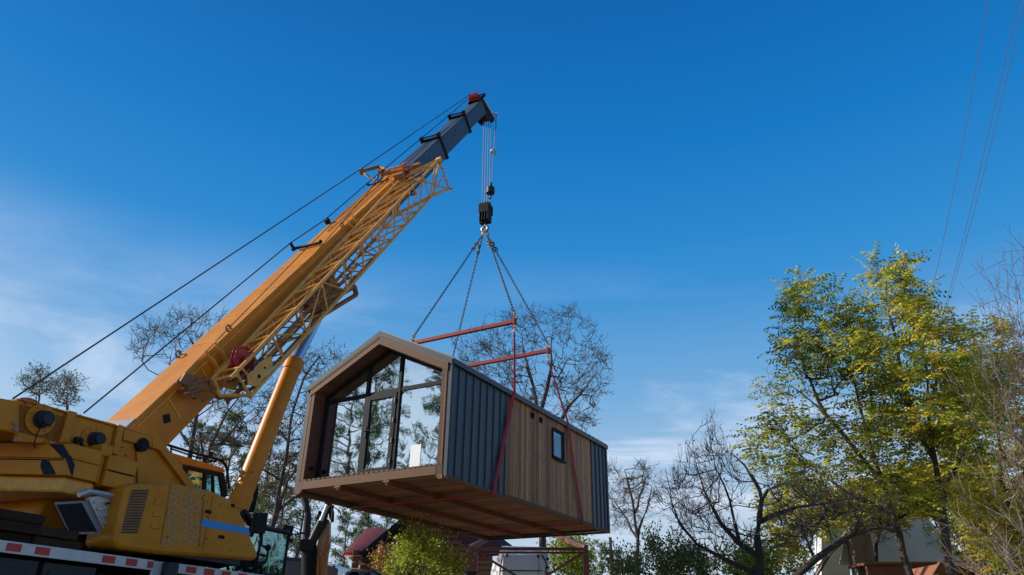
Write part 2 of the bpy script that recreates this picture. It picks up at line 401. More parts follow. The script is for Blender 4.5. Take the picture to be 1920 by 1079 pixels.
# ------------------------------------------------------------------ lifting gear
OFF = .36
pb1 = onplane(965, 603, HA+hw*OFF, hw); pb2 = onplane(1028, 658, HA+hw*OFF, hw); BL = WD-2*OFF
MC = (pb1+pb2)/2+hw*(BL/2); HX, HY = MC[0], MC[1]
HOOKZ = at(906, 437, HY)[2]; hookp = V(HX, HY, HOOKZ)
beams = []
for nm, pbx in (('red square spreader beam nearest the glazed gable', pb1), ('second red spreader beam nearer the back of the cabin', pb2)):
    t = thing('spreader_beam', nm, 'spreader beam', pbx+hw*(BL/2), 'spreader beams above the cabin')
    b = MB(); b.bar(pbx-hw*.02, pbx+hw*(BL+.02), .10, .10); part('beam_tube', b, M['redsteel'], t, .006)
    for q in (pbx, pbx+hw*BL):
        e = MB(); e.box(Frame(q, hv, hw, Z3), -.065, .065, -.03, .03, -.09, .10)
        part('end_plate', e, M['redsteel'], t, .004)
        e = MB(); e.ring(q+V(0,0,.13), hw, .05, .014, 12, 5); e.ring(q-V(0,0,.13), hw, .05, .014, 12, 5); part('lug_ring', e, M['gold'], t)
    b = MB()
    for k in (.3, .36, .42): b.box(Frame(pbx, hv, hw, Z3), -.055, .055, BL*k, BL*k+.02, -.055, .06)
    part('clamp_band', b, M['redsteel'], t)
    beams.append(pbx)
def chain(name_label, p0, p1, link=.085, r=.0105, sag=0.0):
    L = np.linalg.norm(p1-p0); n = max(2, int(L/(link*.72))); d = (p1-p0)/L
    t = thing('lifting_chain', name_label, 'chain', p1, 'four chains of the lifting sling')
    mb = MB(); u, w_ = basis(d)
    for i in range(n):
        c0 = p0+(p1-p0)*((i+.5)/n); a = u if i % 2 else w_
        pts = []
        for k in range(8):
            th = 2*math.pi*k/8; pts.append(c0+d*(link*.5*math.cos(th))+a*(link*.29*math.sin(th)))
        mb.path(pts, r, 4, .5, True)
    part('links', mb, M['chain'], t)
    mb = MB()
    for q in (.35, .55): mb.ring(p0+d*q, u, .075, .022, 10, 5)
    part('shortening_hook', mb, M['chain'], t)
    mb = MB(); q = p1-d*.12
    mb.path([q, q+d*.06+u*.03, q+d*.12+u*.035, q+d*.16, q+d*.13-u*.04, q+d*.08-u*.04], [.02,.024,.022,.02,.016,.01], 6)
    part('end_hook', mb, M['gold'], t)
ends = [(pb1+hw*BL, 'dark chain from the hook down to the far end of the front spreader beam'), (pb1, 'dark chain from the hook to the near end of the front spreader beam'),
        (pb2+hw*BL, 'dark chain from the hook down to the far end of the rear spreader beam'), (pb2, 'dark chain from the hook to the near end of the rear spreader beam, rightmost')]
for i, (q, lb) in enumerate(ends):
    s = -1 if i in (0, 2) else 1
    chain(lb, hookp+V(.07*s, 0, -.08), q+V(0,0,.20))
# crimson slings round the cabin
for i, (pbx, xe, xb, lb) in enumerate(((pb1, 2.55, 1.75, 'crimson webbing sling wrapped round the front half of the cabin'), (pb2, 5.45, 6.33, 'crimson webbing sling wrapped round the rear half of the cabin'))):
    o = .06
    a0 = pbx-Z3*.30
    pts = [a0, HF.p(xe, -.085, 2.50), HF.p((xe+xb)/2, -.06, 1.2), HF.p(xb, -.062, -.03), HF.p(xb, .0, -.05), HF.p(xb, WD, -.05), HF.p(xb, WD+.06, -.03), HF.p((xe+xb)/2, WD+.06, 1.2), HF.p(xe, WD+.085, 2.50), a0+hw*BL]
    t = thing('webbing_sling', lb, 'sling', pts[4], 'crimson slings under the cabin')
    mb = MB()
    for k in range(len(pts)-1):
        p, q = pts[k], pts[k+1]; d = nrm(q-p); out = -hw if k < 3 else (V(0,0,-1) if k < 6 else hw)
        s_ = nrm(np.cross(d, out)); w0 = .045 if k == 0 else .06; w1 = .045 if k == 8 else .06
        mb.prism([p-s_*w0, q-s_*w1, q+s_*w1, p+s_*w0], nrm(np.cross(d, s_))*.009)
    part('webbing', mb, M['webbing'], t)
    for q in (a0, a0+hw*BL):
        mb = MB(); u = hv
        for k in range(3): mb.path([q+V(0,0,.04+.06*k)+(u if k % 2 else hw)*(.03*math.sin(th))+V(0,0,.045*math.cos(th)) for th in np.linspace(0, 2*math.pi, 9)[:-1]], .010, 5, .5, True)
        part('shackle', mb, M['gold'], t)

# ------------------------------------------------------------------ the crane: frames
AZ = R(24); cr = V(math.cos(AZ), -math.sin(AZ), 0); ah = V(math.sin(AZ), math.cos(AZ), 0)
E0 = V(-1.0964, 18.89, 15.7028); _e = R(53.2); d0 = ah*math.cos(_e)+Z3*math.sin(_e)
B0 = E0-d0*16.55; n0 = np.cross(cr, d0)
E1 = E0+n0*.2; BD = nrm(E1-B0); BN = np.cross(cr, BD); BLn = np.linalg.norm(E1-B0)
def bp(c, s, n): return E1-BD*s+cr*c+BN*n              # boom coordinates: across, distance from the tip, up
BF = Frame(E1, cr, -BD, BN)
def bpx(px, py, c):                                     # pixel on the boom-parallel plane -> (s, n)
    P = onplane(px, py, E1+cr*c, cr); q = P-E1; return -float(q@BD), float(q@BN)
CO = V(B0[0], B0[1], 0); CF = Frame(CO, cr, ah, Z3)
def cpx(px, py, c): return onplane(px, py, CO+cr*c, cr)
def cprism(mb, pix, c, th, col=.5): return mb.prism([cpx(x, y, c) for x, y in pix], -cr*th, col)
crane = thing('mobile_crane', 'yellow telescopic truck crane with raised boom and lattice jib', 'crane', V(CO[0], CO[1], GZ))
CR = crane
# boom sections
def dirmat(src, name, dirt, amt):
    m = src.copy(); m.name = name; nt = m.node_tree; N = nt.nodes; L = nt.links; b = N['Principled BSDF']
    tc = N.new('ShaderNodeTexCoord'); cb = N.new('ShaderNodeCombineXYZ')
    for i, (ax, k) in enumerate(((BD, .22), (cr, 5), (BN, 5))):
        d = N.new('ShaderNodeVectorMath'); d.operation = 'DOT_PRODUCT'; d.inputs[1].default_value = tuple(ax*k); L.new(tc.outputs['Object'], d.inputs[0]); L.new(d.outputs['Value'], cb.inputs[i])
    nz = N.new('ShaderNodeTexNoise'); nz.inputs['Scale'].default_value = 1.6; nz.inputs['Detail'].default_value = 7; nz.inputs['Roughness'].default_value = .7; L.new(cb.outputs[0], nz.inputs['Vector'])
    rm = N.new('ShaderNodeMapRange'); rm.inputs[1].default_value = .48; rm.inputs[2].default_value = .78; rm.inputs[4].default_value = amt; L.new(nz.outputs[0], rm.inputs[0])
    mx = N.new('ShaderNodeMix'); mx.data_type = 'RGBA'; L.new(rm.outputs[0], mx.inputs['Factor']); mx.inputs['B'].default_value = (*dirt, 1)
    old = b.inputs['Base Color'].links[0].from_socket; L.new(old, mx.inputs['A']); L.new(mx.outputs['Result'], b.inputs['Base Color']); return m
BOOMGREY = dirmat(M['steel_blue'], 'boom_grey', (.02,.025,.035), .8)
def section(name, sa, sb, w, ntop, h, m, bev=.03):
    mb = MB(); mb.box(BF, -w/2, w/2, sa, sb, ntop-h, ntop); return part(name, mb, m, CR, bev, True)
base = MB(); W2 = .31
prof = [(-W2,.0,.32),(W2,.0,.32),(W2,.0,-.14),(.17,.0,-.36),(-.17,.0,-.36),(-W2,.0,-.14)]
base.prism([bp(c, 6.95, n) for c, _, n in prof], -BD*(16.75-6.95)+cr*0)
bs = part('boom_base_section', base, dirmat(M['yellow'], 'boom_yellow', (.36,.13,.03), .75), CR, .025, True)
foot = MB(); foot.prism([bp(.30,16.75,.32), bp(.30,17.35,.0), bp(.30,17.2,-.36), bp(.30,16.75,-.34)], -cr*.60); part('boom_foot', foot, M['yellow'], CR, .01)
section('boom_second_section', 4.3, 8.5, .54, .29, .58, BOOMGREY)
section('boom_third_section', 2.0, 4.6, .48, .265, .52, BOOMGREY)
section('boom_tip_section', .15, 2.4, .42, .24, .46, BOOMGREY)
def collar(sc, w, top, h, m, name):
    mb = MB(); t = .035
    mb.box(BF, -w/2-t, w/2+t, sc-.07, sc+.03, top, top+t*1.6); mb.box(BF, -w/2-t, -w/2, sc-.07, sc+.03, top-h, top); mb.box(BF, w/2, w/2+t, sc-.07, sc+.03, top-h, top)
    mb.box(BF, -w/2-t, w/2+t, sc-.07, sc+.03, top-h-t, top-h)
    for s in (-1, 1): mb.box(BF, s*(w/2)-.03, s*(w/2)+.03, sc-.11, sc+.05, top+t*1.6, top+t*1.6+.09)
    mb.tube(bp(-w/2, sc-.04, top+t*1.6+.05), bp(w/2, sc-.04, top+t*1.6+.05), .022, n=8)
    part(name, mb, m, CR, .006)
collar(6.98, .62, .33, .64, M['yellow'], 'boom_collar'); collar(4.35, .54, .295, .58, M['black'], 'boom_collar'); collar(2.05, .48, .27, .52, M['black'], 'boom_collar')
for s_, n_, a in ((3.25,.02,.05),(3.05,.08,.04),(3.6,-.10,.03),(5.4,.02,.03),(5.1,-.06,.03)):
    hl = MB(); hl.box(BF, .236+(.03 if s_ > 4.3 else 0), .243+(.033 if s_ > 4.3 else 0), s_, s_+a, n_, n_+a*1.3); part('boom_side_mark', hl, M['black'], CR)
# boom base details
for s_, n_, r_, k_ in ((16.15,.02,.085,4),(15.55,-.02,.075,5)):
    dt = MB(); dt.tube(bp(.305, s_, n_), bp(.316, s_, n_), r_, n=k_); part('inspection_hole', dt, M['black'], CR)
fp = MB(); fp.box(BF, -.32, .32, 16.55, 16.75, .322, .345); part('wear_plate', fp, M['grey'], CR)
rb = MB(); rb.box(BF, .312, .322, 7.2, 16.6, .225, .24); rb.box(BF, .312, .320, 15.95, 15.97, -.12, .22); rb.box(BF, .312, .320, 15.2, 15.22, -.12, .22)
for s_ in np.linspace(7.6, 14.6, 9): rb.box(BF, -.3, .3, s_, s_+.012, .321, .326)
part('boom_weld_seams', rb, M['yellow_old'], CR)
for s_ in (14.75, 9.9, 7.6):                            # brackets that carry the jib
    sup = MB()
    sup.box(BF, .315, .46, s_, s_+.32, -.06, .02); sup.box(BF, .315, .42, s_+.02, s_+.05, .02, .26); sup.box(BF, .315, .42, s_+.25, s_+.28, .02, .26)
    for k in (.03, .26): sup.tube(bp(.36, s_+k, .24), bp(.36, s_+k, .40), .018, n=8)
    sup.prism([bp(.32, s_, .02), bp(.52, s_+.05, .02), bp(.52, s_+.28, .02), bp(.32, s_+.32, .02)], BN*.02)
    part('jib_bracket', sup, M['yellow_old'], CR, .004)
for s_, c_ in ((14.3, .25), (14.9, -.3), (10.3, .27)):
    eye = MB(); eye.ring(bp(c_, s_, .36), cr, .05, .016, 12, 6); part('lifting_eye', eye, M['yellow_brown'], CR)
rd = MB(); rd.tube(bp(-.42, 11.15, .37), bp(.24, 11.15, .37), .028); rd.ball(bp(-.42, 11.15, .37), .05); rd.ball(bp(.24, 11.15, .39), .04); rd.tube(bp(-.42, 11.15, .37), bp(-.42, 11.15, .50), .03)
part('rope_guide_bar', rd, M['black'], CR)
rd = MB(); rd.tube(bp(-.30, 9.85, .37), bp(-.36, 9.85, .37), .07, n=14); part('rope_roller', rd, M['black'], CR)
rd = MB(); rd.tube(bp(-.36, 7.7, .36), bp(.22, 7.7, .38), .018); rd.ball(bp(-.36, 7.7, .38), .035); part('rope_guide_bar', rd, M['black'], CR)
ln = MB()
for c_ in (-.22, -.02, .12): ln.tube(bp(c_, 7.2, .335), bp(c_, 10.5-abs(c_)*3, .335), .007, n=4)
part('boom_hose', ln, M['black'], CR)
# outrigger frame that props the auxiliary rope near the top collar
_s, _n = bpx(678, 322, -.80); OT = bp(-.80, _s, _n); _s2, _n2 = bpx(712, 312, -.62); OK_ = bp(-.62, _s2, _n2)
fr_ = MB(); fr_.tube(bp(-.10, 7.0, .40), OK_, .035, n=8); fr_.tube(bp(-.28, 7.35, .36), OK_, .03, n=8); fr_.tube(OK_, OT, .045, n=8); fr_.tube(bp(-.30, 7.45, .36), OT, .03, n=8)
fr_.ring(OT, cr, .07, .03, 12, 6)
part('rope_outrigger', fr_, M['yellow_brown'], CR)
# boom head
hd = MB()
for c_ in (-.20, .17): hd.prism([bp(c_, .35, .30), bp(c_, .02, .34), bp(c_, -.22, .05), bp(c_, -.55, -.48), bp(c_, -.40, -.62), bp(c_, -.12, -.62), bp(c_, .35, -.22)], cr*.03)
hd.box(BF, -.17, .17, -.05, .12, .10, .30); hd.box(BF, -.17, .17, .05, .35, -.30, -.20)
hd.tube(bp(-.26, -.12, .36), bp(.30, -.12, .36), .025, n=8); hd.box(BF, .2, .24, -.28, .02, .26, .34)
part('boom_head', hd, M['black'], CR)
hp = MB(); hp.prism([bp(.205,.02,.30), bp(.205,-.10,.30), bp(.205,-.50,-.46), bp(.205,-.36,-.50)], cr*.02); hp.tube(bp(.15,-.46,-.42), bp(.36,-.46,-.42), .03, n=8); part('head_plate', hp, M['alu'], CR)
sh = MB()
for k in range(4):
    c_ = -.13+k*.085; sh.tube(bp(c_, -.28, -.42), bp(c_+.04, -.28, -.42), .15, n=18)
part('head_sheave', sh, M['redsteel'], CR)
ts = MB(); ts.tube(bp(-.17, .12, .40), bp(.12, .12, .40), .10, n=14); ts.box(BF, -.2, .16, .02, .24, .30, .36); ts.tube(bp(-.2,-.02,.5), bp(.2,-.05,.5), .012, n=6); part('top_sheave_guard', ts, M['redplastic'], CR)

# derricking cylinder
cyb = cpx(447, 948, 0); cym = cpx(553, 678, 0); cyt = cpx(600, 590, 0)
cyd = nrm(cym-cyb)
mb = MB(); mb.tube(cyb-cyd*.3, cym, .158, n=28); mb.tube(cym-cyd*.22, cym+cyd*.012, .172, n=28); mb.tube(cyb-cyd*.1, cyb+cyd*.18, .175, n=28)
part('cylinder_barrel', mb, M['yellow'], CR, .006, True)
mb = MB(); mb.tube(cym, cyt+cyd*.25, .105, n=24); part('cylinder_rod', mb, M['chrome'], CR, 0, True)
mb = MB(); q = cyt+cyd*.3
for c_ in (-.24, .17): mb.prism([bp(c_, 11.2, -.34), bp(c_, 12.3, -.34), bp(c_, 12.0, -.62), bp(c_, 11.55, -.80), bp(c_, 11.2, -.72)], cr*.06)
mb.tube(bp(-.3, 11.75, -.6), bp(.3, 11.75, -.6), .07, n=12)
part('cylinder_bracket', mb, M['yellow_brown'], CR, .005)
mb = MB(); hp_ = [cyb+cr*.17+cyd*(.1+.5*i)+V(0,0,.02*math.sin(i*2)) for i in range(3)]
mb.path([cpx(470, 960, -.1), cpx(478, 925, -.1), cpx(476, 890, -.1), cpx(480, 868, -.1)], .055, 8); mb.path([cpx(462, 965, .1), cpx(470, 915, .1), cpx(472, 885, .1)], .03, 8)
part('hydraulic_hose', mb, M['rubber'], CR)

# lattice jib stowed along the right side of the boom
def bq(px, py, c):
    s, n = bpx(px, py, c); return bp(c, s, n)
J1a, J1b = bq(432, 710, .86), bq(823, 299, .86)
J2a, J2b = bq(395, 715, .44), bq(758, 329, .44)
J3a, J3b = bq(468, 745, .86), bq(813, 365, .86)
J4a, J4b = J2a+(J3a-J1a), J2b+(J3b-J1b)
def lerp(a, b, t): return a+(b-a)*t
tr = MB()
for a, b in ((J1a,J1b),(J2a,J2b),(J3a,J3b),(J4a,J4b)): tr.tube(a, b, .032, n=8)
part('jib_chord', tr, M['yellow_old'], CR, 0, True)
tr = MB(); nb = 10
for k in range(nb+1):
    t = .03+.94*k/nb; A1, A2, A3, A4 = [lerp(a, b, t) for a, b in ((J1a,J1b),(J2a,J2b),(J3a,J3b),(J4a,J4b))]
    for p, q in ((A1,A2),(A1,A3),(A3,A4),(A2,A4)): tr.tube(p, q, .019, n=6)
    if k < nb:
        t2 = .03+.94*(k+1)/nb; B1, B2, B3, B4 = [lerp(a, b, t2) for a, b in ((J1a,J1b),(J2a,J2b),(J3a,J3b),(J4a,J4b))]
        for p, q in ((A1,B3) if k % 2 else (A3,B1), (A2,B1), (A4,B2) if k % 2 else (A2,B4), (A3,B4)): tr.tube(p, q, .016, n=6)
part('jib_bracing', tr, M['yellow_old'], CR, 0, True)
# inner (second) jib nested beside it, rusty
tr = MB(); I = [[lerp(a, b, t) for t in (.02, .60)] for a, b in ((J1a,J1b),(J2a,J2b),(J3a,J3b),(J4a,J4b))]
cen = [sum(I[k][j] for k in range(4))/4 for j in (0, 1)]
I = [[cen[j]+(I[k][j]-cen[j])*(.55 if j == 0 else .5)-BN*(.16 if j == 1 else .08)+BD*0 for j in (0, 1)] for k in range(4)]
for k in range(4): tr.tube(I[k][0], I[k][1], .026, n=6)
for k in range(9):
    t, t2 = k/9, (k+1)/9; P = [lerp(I[j][0], I[j][1], t) for j in range(4)]; Q = [lerp(I[j][0], I[j][1], t2) for j in range(4)]
    for a, b in ((0,2),(1,3)): tr.tube(P[a], Q[b], .013, n=5)
e1 = bq(664, 537, .62); e2 = bq(668, 553, .62); e0 = bq(560, 640, .62)
tr.tube(bq(585, 585, .62), e1, .05, n=8); tr.tube(bq(590, 600, .62), e2, .045, n=8); tr.tube(e1, e2, .05, n=8); tr.tube(bq(610, 560, .75), bq(655, 520, .75), .02, n=6)
part('inner_jib', tr, M['yellow_brown'], CR, 0, True)
# jib head triangle
tr = MB(); tip = bq(842, 355, .70); t2_ = bq(833, 318, .70)
for p in (J1b, J2b, J3b, J4b): tr.tube(p, tip, .022, n=6)
for a, b in ((J1b,J3b),(J2b,J4b),(J1b,J2b),(J3b,J4b)): tr.tube(a, b, .03, n=6)
tr.tube(J3b, tip, .035, n=8); tr.tube(lerp(J1b,tip,.5), lerp(J3b,J3a,.03), .015, n=6); tr.tube(lerp(J1b, tip, .3)-cr*.1, lerp(J1b, tip, .3)+cr*.12, .012, n=6); tr.tube(lerp(J1b, tip, .7)-cr*.1, lerp(J1b, tip, .7)+cr*.12, .012, n=6); tr.tube(tip-cr*.1, tip+cr*.1, .03, n=8)
tr.box(BF, .80, .92, 6.05, 6.25, .10, .20)
part('jib_head', tr, M['yellow_old'], CR, 0, True)
tr = MB()
for x_, y_, c_ in ((765, 318, .4), (748, 330, .45), (780, 312, .5)): q = bq(x_, y_, c_); tr.box(Frame(q, cr, -BD, BN), -.1, .12, -.09, .09, -.09, .06)
tr.tube(bq(756, 325, .32), bq(770, 340, .62), .05, n=8)
part('jib_clamp', tr, M['yellow_brown'], CR, .006)
tr = MB(); tr.box(Frame(bq(763, 322, .52), cr, -BD, BN), -.05, .05, -.06, .06, -.05, .05); part('clamp_pin', tr, M['redsteel'], CR)
# jib foot: plates, sheave
ft_ = MB()
for c_ in (.42, .86): ft_.prism([bq(x, y, .86)+cr*(c_-.86) for x, y in ((462,704),(490,676),(508,668),(510,690),(480,726),(464,722))], cr*.02)
ft_.tube(bq(400,714,.45), bq(447,702,.87), .03, n=6); ft_.tube(bq(410,742,.6), bq(468,742,.87), .03, n=6); ft_.tube(bq(445,704,.87), bq(470,744,.87), .025, n=6); ft_.tube(bq(402,714,.5), bq(412,742,.6), .03, n=6)
pl = part('jib_foot_plate', ft_, M['yellow_old'], CR, .004)
hh = MB()
for x, y, r_ in ((472,690,.045),(486,706,.03),(450,722,.035),(437,712,.02),(488,676,.025),(497,690,.02)): q = bq(x, y, .885); hh.tube(q, q+cr*.004, r_, n=10)
part('plate_hole', hh, M['black'], CR)
q = bq(455, 676, .64); sv = MB(); sv.tube(q-cr*.035, q+cr*.035, .20, n=32, caps=True); sv.ring(q+cr*.035, cr, .20, .02, 32, 6); sv.ring(q-cr*.035, cr, .20, .02, 32, 6); sv.tube(q-cr*.09, q+cr*.09, .06, n=12); part('jib_sheave', sv, M['redplastic'], CR, 0, True)
q = bq(478, 700, .70); sv = MB(); sv.tube(q-cr*.03, q+cr*.03, .15, n=24); part('jib_sheave', sv, M['redplastic'], CR)
lk = MB()
for pts in (((330,715),(352,722),(392,712)), ((345,740),(372,732),(405,728)), ((352,722),(360,745),(372,745)), ((392,706),(398,735),(410,745)), ((405,745),(432,748),(455,742)), ((380,752),(395,745),(410,742)), ((420,742),(428,757),(432,745)), ((462,742),(476,737),(492,715))):
    lk.path([bq(x, y, .55) for x, y in pts], .022, 6)
lk.prism([bq(x, y, .50) for x, y in ((335,716),(345,700),(385,712),(390,722),(360,748))], cr*.03)
lk.box(Frame(bq(342, 722, .34), cr, -BD, BN), -.06, .22, -.12, .12, -.05, .0)
part('jib_swing_link', lk, M['yellow_brown'], CR, 0)
# hoist ropes
def pxc(px, py, c): return onplane(px, py, CO+cr*c, cr)
rp = MB(); rp.path([pxc(24, 748, -.45), OT+BN*.06, bp(-.12, .1, .50)], .012, 6)
part('hoist_rope', rp, M['rope'], CR)
rp = MB(); rp.path([pxc(157, 775, -.15), bp(-.42, 11.15, .50), bp(-.36, 9.85, .42), bp(-.24, 7.05, .46), bp(-.20, 4.4, .44), bp(-.17, 2.1, .42), bp(.05, .1, .50)], .012, 6)
part('hoist_rope', rp, M['rope'], CR)
blk_top = at(907, 384, HY)
hb = thing('hook_block', 'black hook block with steel hook hanging over the cabin', 'hook block', V(HX, HY, blk_top[2]-.6))
def hz(py): return at(906, py, HY)[2]
zt, zb = hz(383), hz(418)
mb = MB(); HB = Frame(V(HX, HY, 0), cr, ah, Z3)
for c_ in (-.14, -.05, .04, .12): mb.box(HB, c_, c_+.02, -.16, .16, zb+.03, zt)
mb.box(HB, -.17, .17, -.09, .09, zb-.02, zb+.05); mb.box(HB, -.17, .17, -.17, -.16, zb+.3, zt-.05); mb.box(HB, -.17, .17, .16, .17, zb+.3, zt-.05)
for s in (-1, 1): mb.tube(V(HX,HY,zt-.05)+cr*s*.15, V(HX,HY,zt+.06)+cr*s*.15, .015, n=6)
part('cheek_plates', mb, M['black'], hb, .005)
mb = MB()
for k in range(3): mb.tube(V(HX,HY,zt-.17)+cr*(-.11+.09*k), V(HX,HY,zt-.17)+cr*(-.06+.09*k), .15, n=20)
mb.tube(V(HX,HY,zt-.17)-cr*.2, V(HX,HY,zt-.17)+cr*.2, .03, n=8)
part('sheave', mb, M['darkgrey'], hb)
mb = MB(); hk = [V(HX,HY,zb-.02)]
for th in np.linspace(R(100), R(-200), 16): hk.append(V(HX,HY,zb-.22)+cr*(.095*math.cos(th)*-1)+V(0,0,.10*math.sin(th)))
mb.path(hk, [.03,.04]+[.045]*10+[.04,.033,.025,.018,.01], 8)
for s_ in (1,): 
    hk2 = [p_ if i == 0 else V(2*HX-p_[0], 2*HY-p_[1], p_[2]) for i, p_ in enumerate(hk)]; mb.path(hk2, [.03,.04]+[.045]*10+[.04,.033,.025,.018,.01], 8)
part('hook', mb, M['hooksteel'], hb, 0, True)
for s in (-1, 1):
    mb = MB(); q = hookp+cr*s*.06; mb.path([q+V(0,0,.11*math.cos(t_)-.02)+(cr*.045+ah*.02*s)*math.sin(t_)+cr*s*.05*(-math.cos(t_)) for t_ in np.linspace(0, 2*math.pi, 13)[:-1]], .02, 6, .5, True)
    part('sling_ring', mb, M['gold'], hb)
hs = bp(0, -.34, -.5)
for k, (tx, bx) in enumerate(((904,901),(909,904.5),(915,909),(919,912))):
    mb = MB(); a = V(HX,HY,0)+cr*(-.13+.085*k); mb.path([bp(-.11+.085*k, -.34, -.45), V(a[0], a[1], zt-.05)], .011, 5)
    part('rope_fall', mb, M['ropelight'], hb)
# overhaul ball
oz = hz(361); bx_ = at(919.5, 361, HY-.1); obp = V(bx_[0], bx_[1], oz)
ob = thing('overhaul_ball', 'round steel headache ball hanging beside the hook block', 'overhaul ball', obp-V(0,0,.3))
mb = MB(); mb.ball(obp, .125, 16, 10, 1.05); mb.tube(obp-V(0,0,.1), obp+V(0,0,.1), .132, n=18); part('ball_weight', mb, M['darkgrey'], ob, 0, True)
mb = MB(); mb.tube(obp+V(0,0,.12), obp+V(.03,0,.32), .045, .02, n=8); mb.path([obp+V(0,0,-.12), obp+V(.03,0,-.2), obp+V(.02,0,-.28), obp+V(-.03,0,-.3), obp+V(-.06,0,-.25)], [.025,.025,.025,.02,.01], 6); part('swivel_hook', mb, M['black'], ob)
hr = bp(.30, -.46, -.45)
mb = MB(); mb.path([hr, obp+V(.03,0,.3)], .011, 5); part('auxiliary_rope', mb, M['ropelight'], ob)
rz_ = at(924, 287, HY)[2]; t_ = (hr[2]-rz_)/(hr[2]-obp[2]-.3); rgp = lerp(hr, obp+V(.03,0,.3), t_)
rg = MB(); rg.ring(rgp, V(.2,.35,1), .085, .03, 18, 8); rgo = solo('switch_weight', rg, M['alu'], 'small grey ring weight around the auxiliary rope', 'weight', smooth='all')
for q in (cr*.08,):
    mb = MB(); mb.path([hr+V(0,0,-.02)+cr*.02, rgp+cr*.07], .006, 4); part('weight_cord', mb, M['ropelight'], rgo)
#PART3
# ------------------------------------------------------------------ crane superstructure
def c1(x, y): return (x/2.847, 700+y/2.847)
def c2(x, y): return (280+x/3.183, 740+y/3.183)
side = [(33,747),(250,804),(292,819),(330,868),(362,914),(358,960),(230,1010),(205,945),(190,838),(33,829)]
mb = MB(); cprism(mb, side, .72, .07)
P_ = [cpx(x, y, .72) for x, y in side]
mb.prism([p-cr*1.30 for p in P_], -cr*.07)
part('side_frame', mb, M['yellow'], CR, .012)
def ca(p): q = p-CO; return float(q@cr), float(q@ah), float(q[2])
aTL = ca(cpx(33,747,.72)); aR = aTL
# rear hoist housing with its rounded corner
mb = MB(); za = aTL[2]; zb_ = 1.98
pl_ = [(.72,aTL[1]+.6),(.72,aTL[1]),(.66,aTL[1]-.13),(.45,aTL[1]-.24),(-.65,aTL[1]-.62),(-.72,aTL[1]-.5),(-.72,aTL[1]+.6)]
mb.prism([CF.p(c_, a_, zb_) for c_, a_ in pl_], Z3*(za-zb_-.03))
part('hoist_housing', mb, M['yellow'], CR, .02)
mb = MB()
mb.tube(CF.p(-.1, aTL[1]+.35, za-.12), CF.p(.4, aTL[1]+.35, za-.12), .26, n=30); mb.tube(CF.p(-.3, aTL[1]+1.35, za-.16), CF.p(.3, aTL[1]+1.35, za-.16), .25, n=30)
part('winch_drum', mb, M['yellow_brown'], CR, 0, True)
mb = MB()                                               # ribs and rims standing proud of the plate
def rib(pix, th=.05, c=.722): mb.prism([cpx(x, y, c) for x, y in pix], cr*th)
rib([c1(355,200), c1(402,212), c1(355,372), c1(306,372)], .04); rib([c1(620,275), c1(650,285), c1(618,440), c1(585,430)], .05)
rib([c1(650,300), c1(835,350), c1(905,432), c1(900,470), c1(822,405), c1(645,358)], .045)
rib([c2(0,250), c2(40,255), c2(262,556), c2(210,556), c2(40,330), c2(0,322)], .06)
rib([c1(765,420), c1(780,585), c1(728,588), c1(722,420)], .03)
rib([c1(98,133), c1(850,345), c1(848,352), c1(96,142)], .03)
part('frame_rib', mb, M['yellow'], CR, .006)
def motor(pxy, Rf, rm, L):
    q = cpx(*pxy, .725); mb = MB(); mb.tube(q, q+cr*.02, Rf, n=36)
    for k in range(10):
        t = 2*math.pi*k/10; p = q+Z3*(Rf*.8*math.cos(t))+ah*(Rf*.8*math.sin(t)); mb.tube(p, p+cr*.035, .013, n=6)
    part('motor_flange', mb, M['yellow'], CR, .003)
    mb = MB(); mb.tube(q+cr*.02, q+cr*L, rm, n=28); mb.tube(q+cr*L, q+cr*(L+.035), rm*.82, n=28); mb.tube(q+cr*.02, q+cr*.05, rm*1.15, n=28)
    mb.path([q+cr*.06-Z3*rm, q+cr*.10-Z3*(rm+.1)-ah*.05, q+cr*.04-Z3*(rm+.2)-ah*.01, q-Z3*(rm+.22)+ah*.05], .01, 5)
    part('hydraulic_motor', mb, M['darkgrey'], CR, .006, True)
motor((75,787), .17, .085, .12); motor((174,825), .16, .08, .11)
q = cpx(262,835,.725); mb = MB(); mb.tube(q, q+cr*.07, .085, n=24); mb.tube(q+cr*.07, q+cr*.085, .05, n=16); part('pivot_pin', mb, M['black'], CR)
mb = MB()
for p in (c1(78,270), c1(80,300), c1(78,358)): q = cpx(*p, .725); mb.tube(q, q+cr*.03, .02, n=8)
part('bolt', mb, M['grey'], CR)
mb = MB()
for x, y in ((165,150),(230,170),(300,190),(425,225),(500,248),(580,270),(670,440),(700,360),(560,430),(330,350),(430,350),(240,365)):
    q = cpx(*c1(x, y), .725); mb.tube(q, q+cr*.012, .012, n=6)
part('frame_bolts', mb, M['yellow_brown'], CR)
mb = MB()
for a, b in (((345,215),(300,372)),((612,285),(578,440)),((660,395),(640,395))):
    mb.tube(cpx(*c1(*a), .723), cpx(*c1(*b), .723), .006, n=4)
for a, b in (((840,352),(800,410)),((260,440),(258,300))): mb.tube(cpx(*c1(*a), .724), cpx(*c1(*b), .724), .006, n=4)
part('weld_line', mb, M['yellow_brown'], CR)
mb = MB(); q = cpx(*c1(142,150), .725); mb.tube(q, q+cr*.02, .03, n=12); part('side_reflector', mb, M['redblock'], CR)
mb = MB(); q = cpx(*c1(408,360), .74); mb.box(Frame(q, cr, ah, Z3), 0, .06, -.04, .04, -.03, .03); mb.path([q+cr*.05, q+cr*.06+ah*.07-Z3*.08, q+cr*.05+ah*.10-Z3*.16], .02, 6); part('camera_box', mb, M['black'], CR)
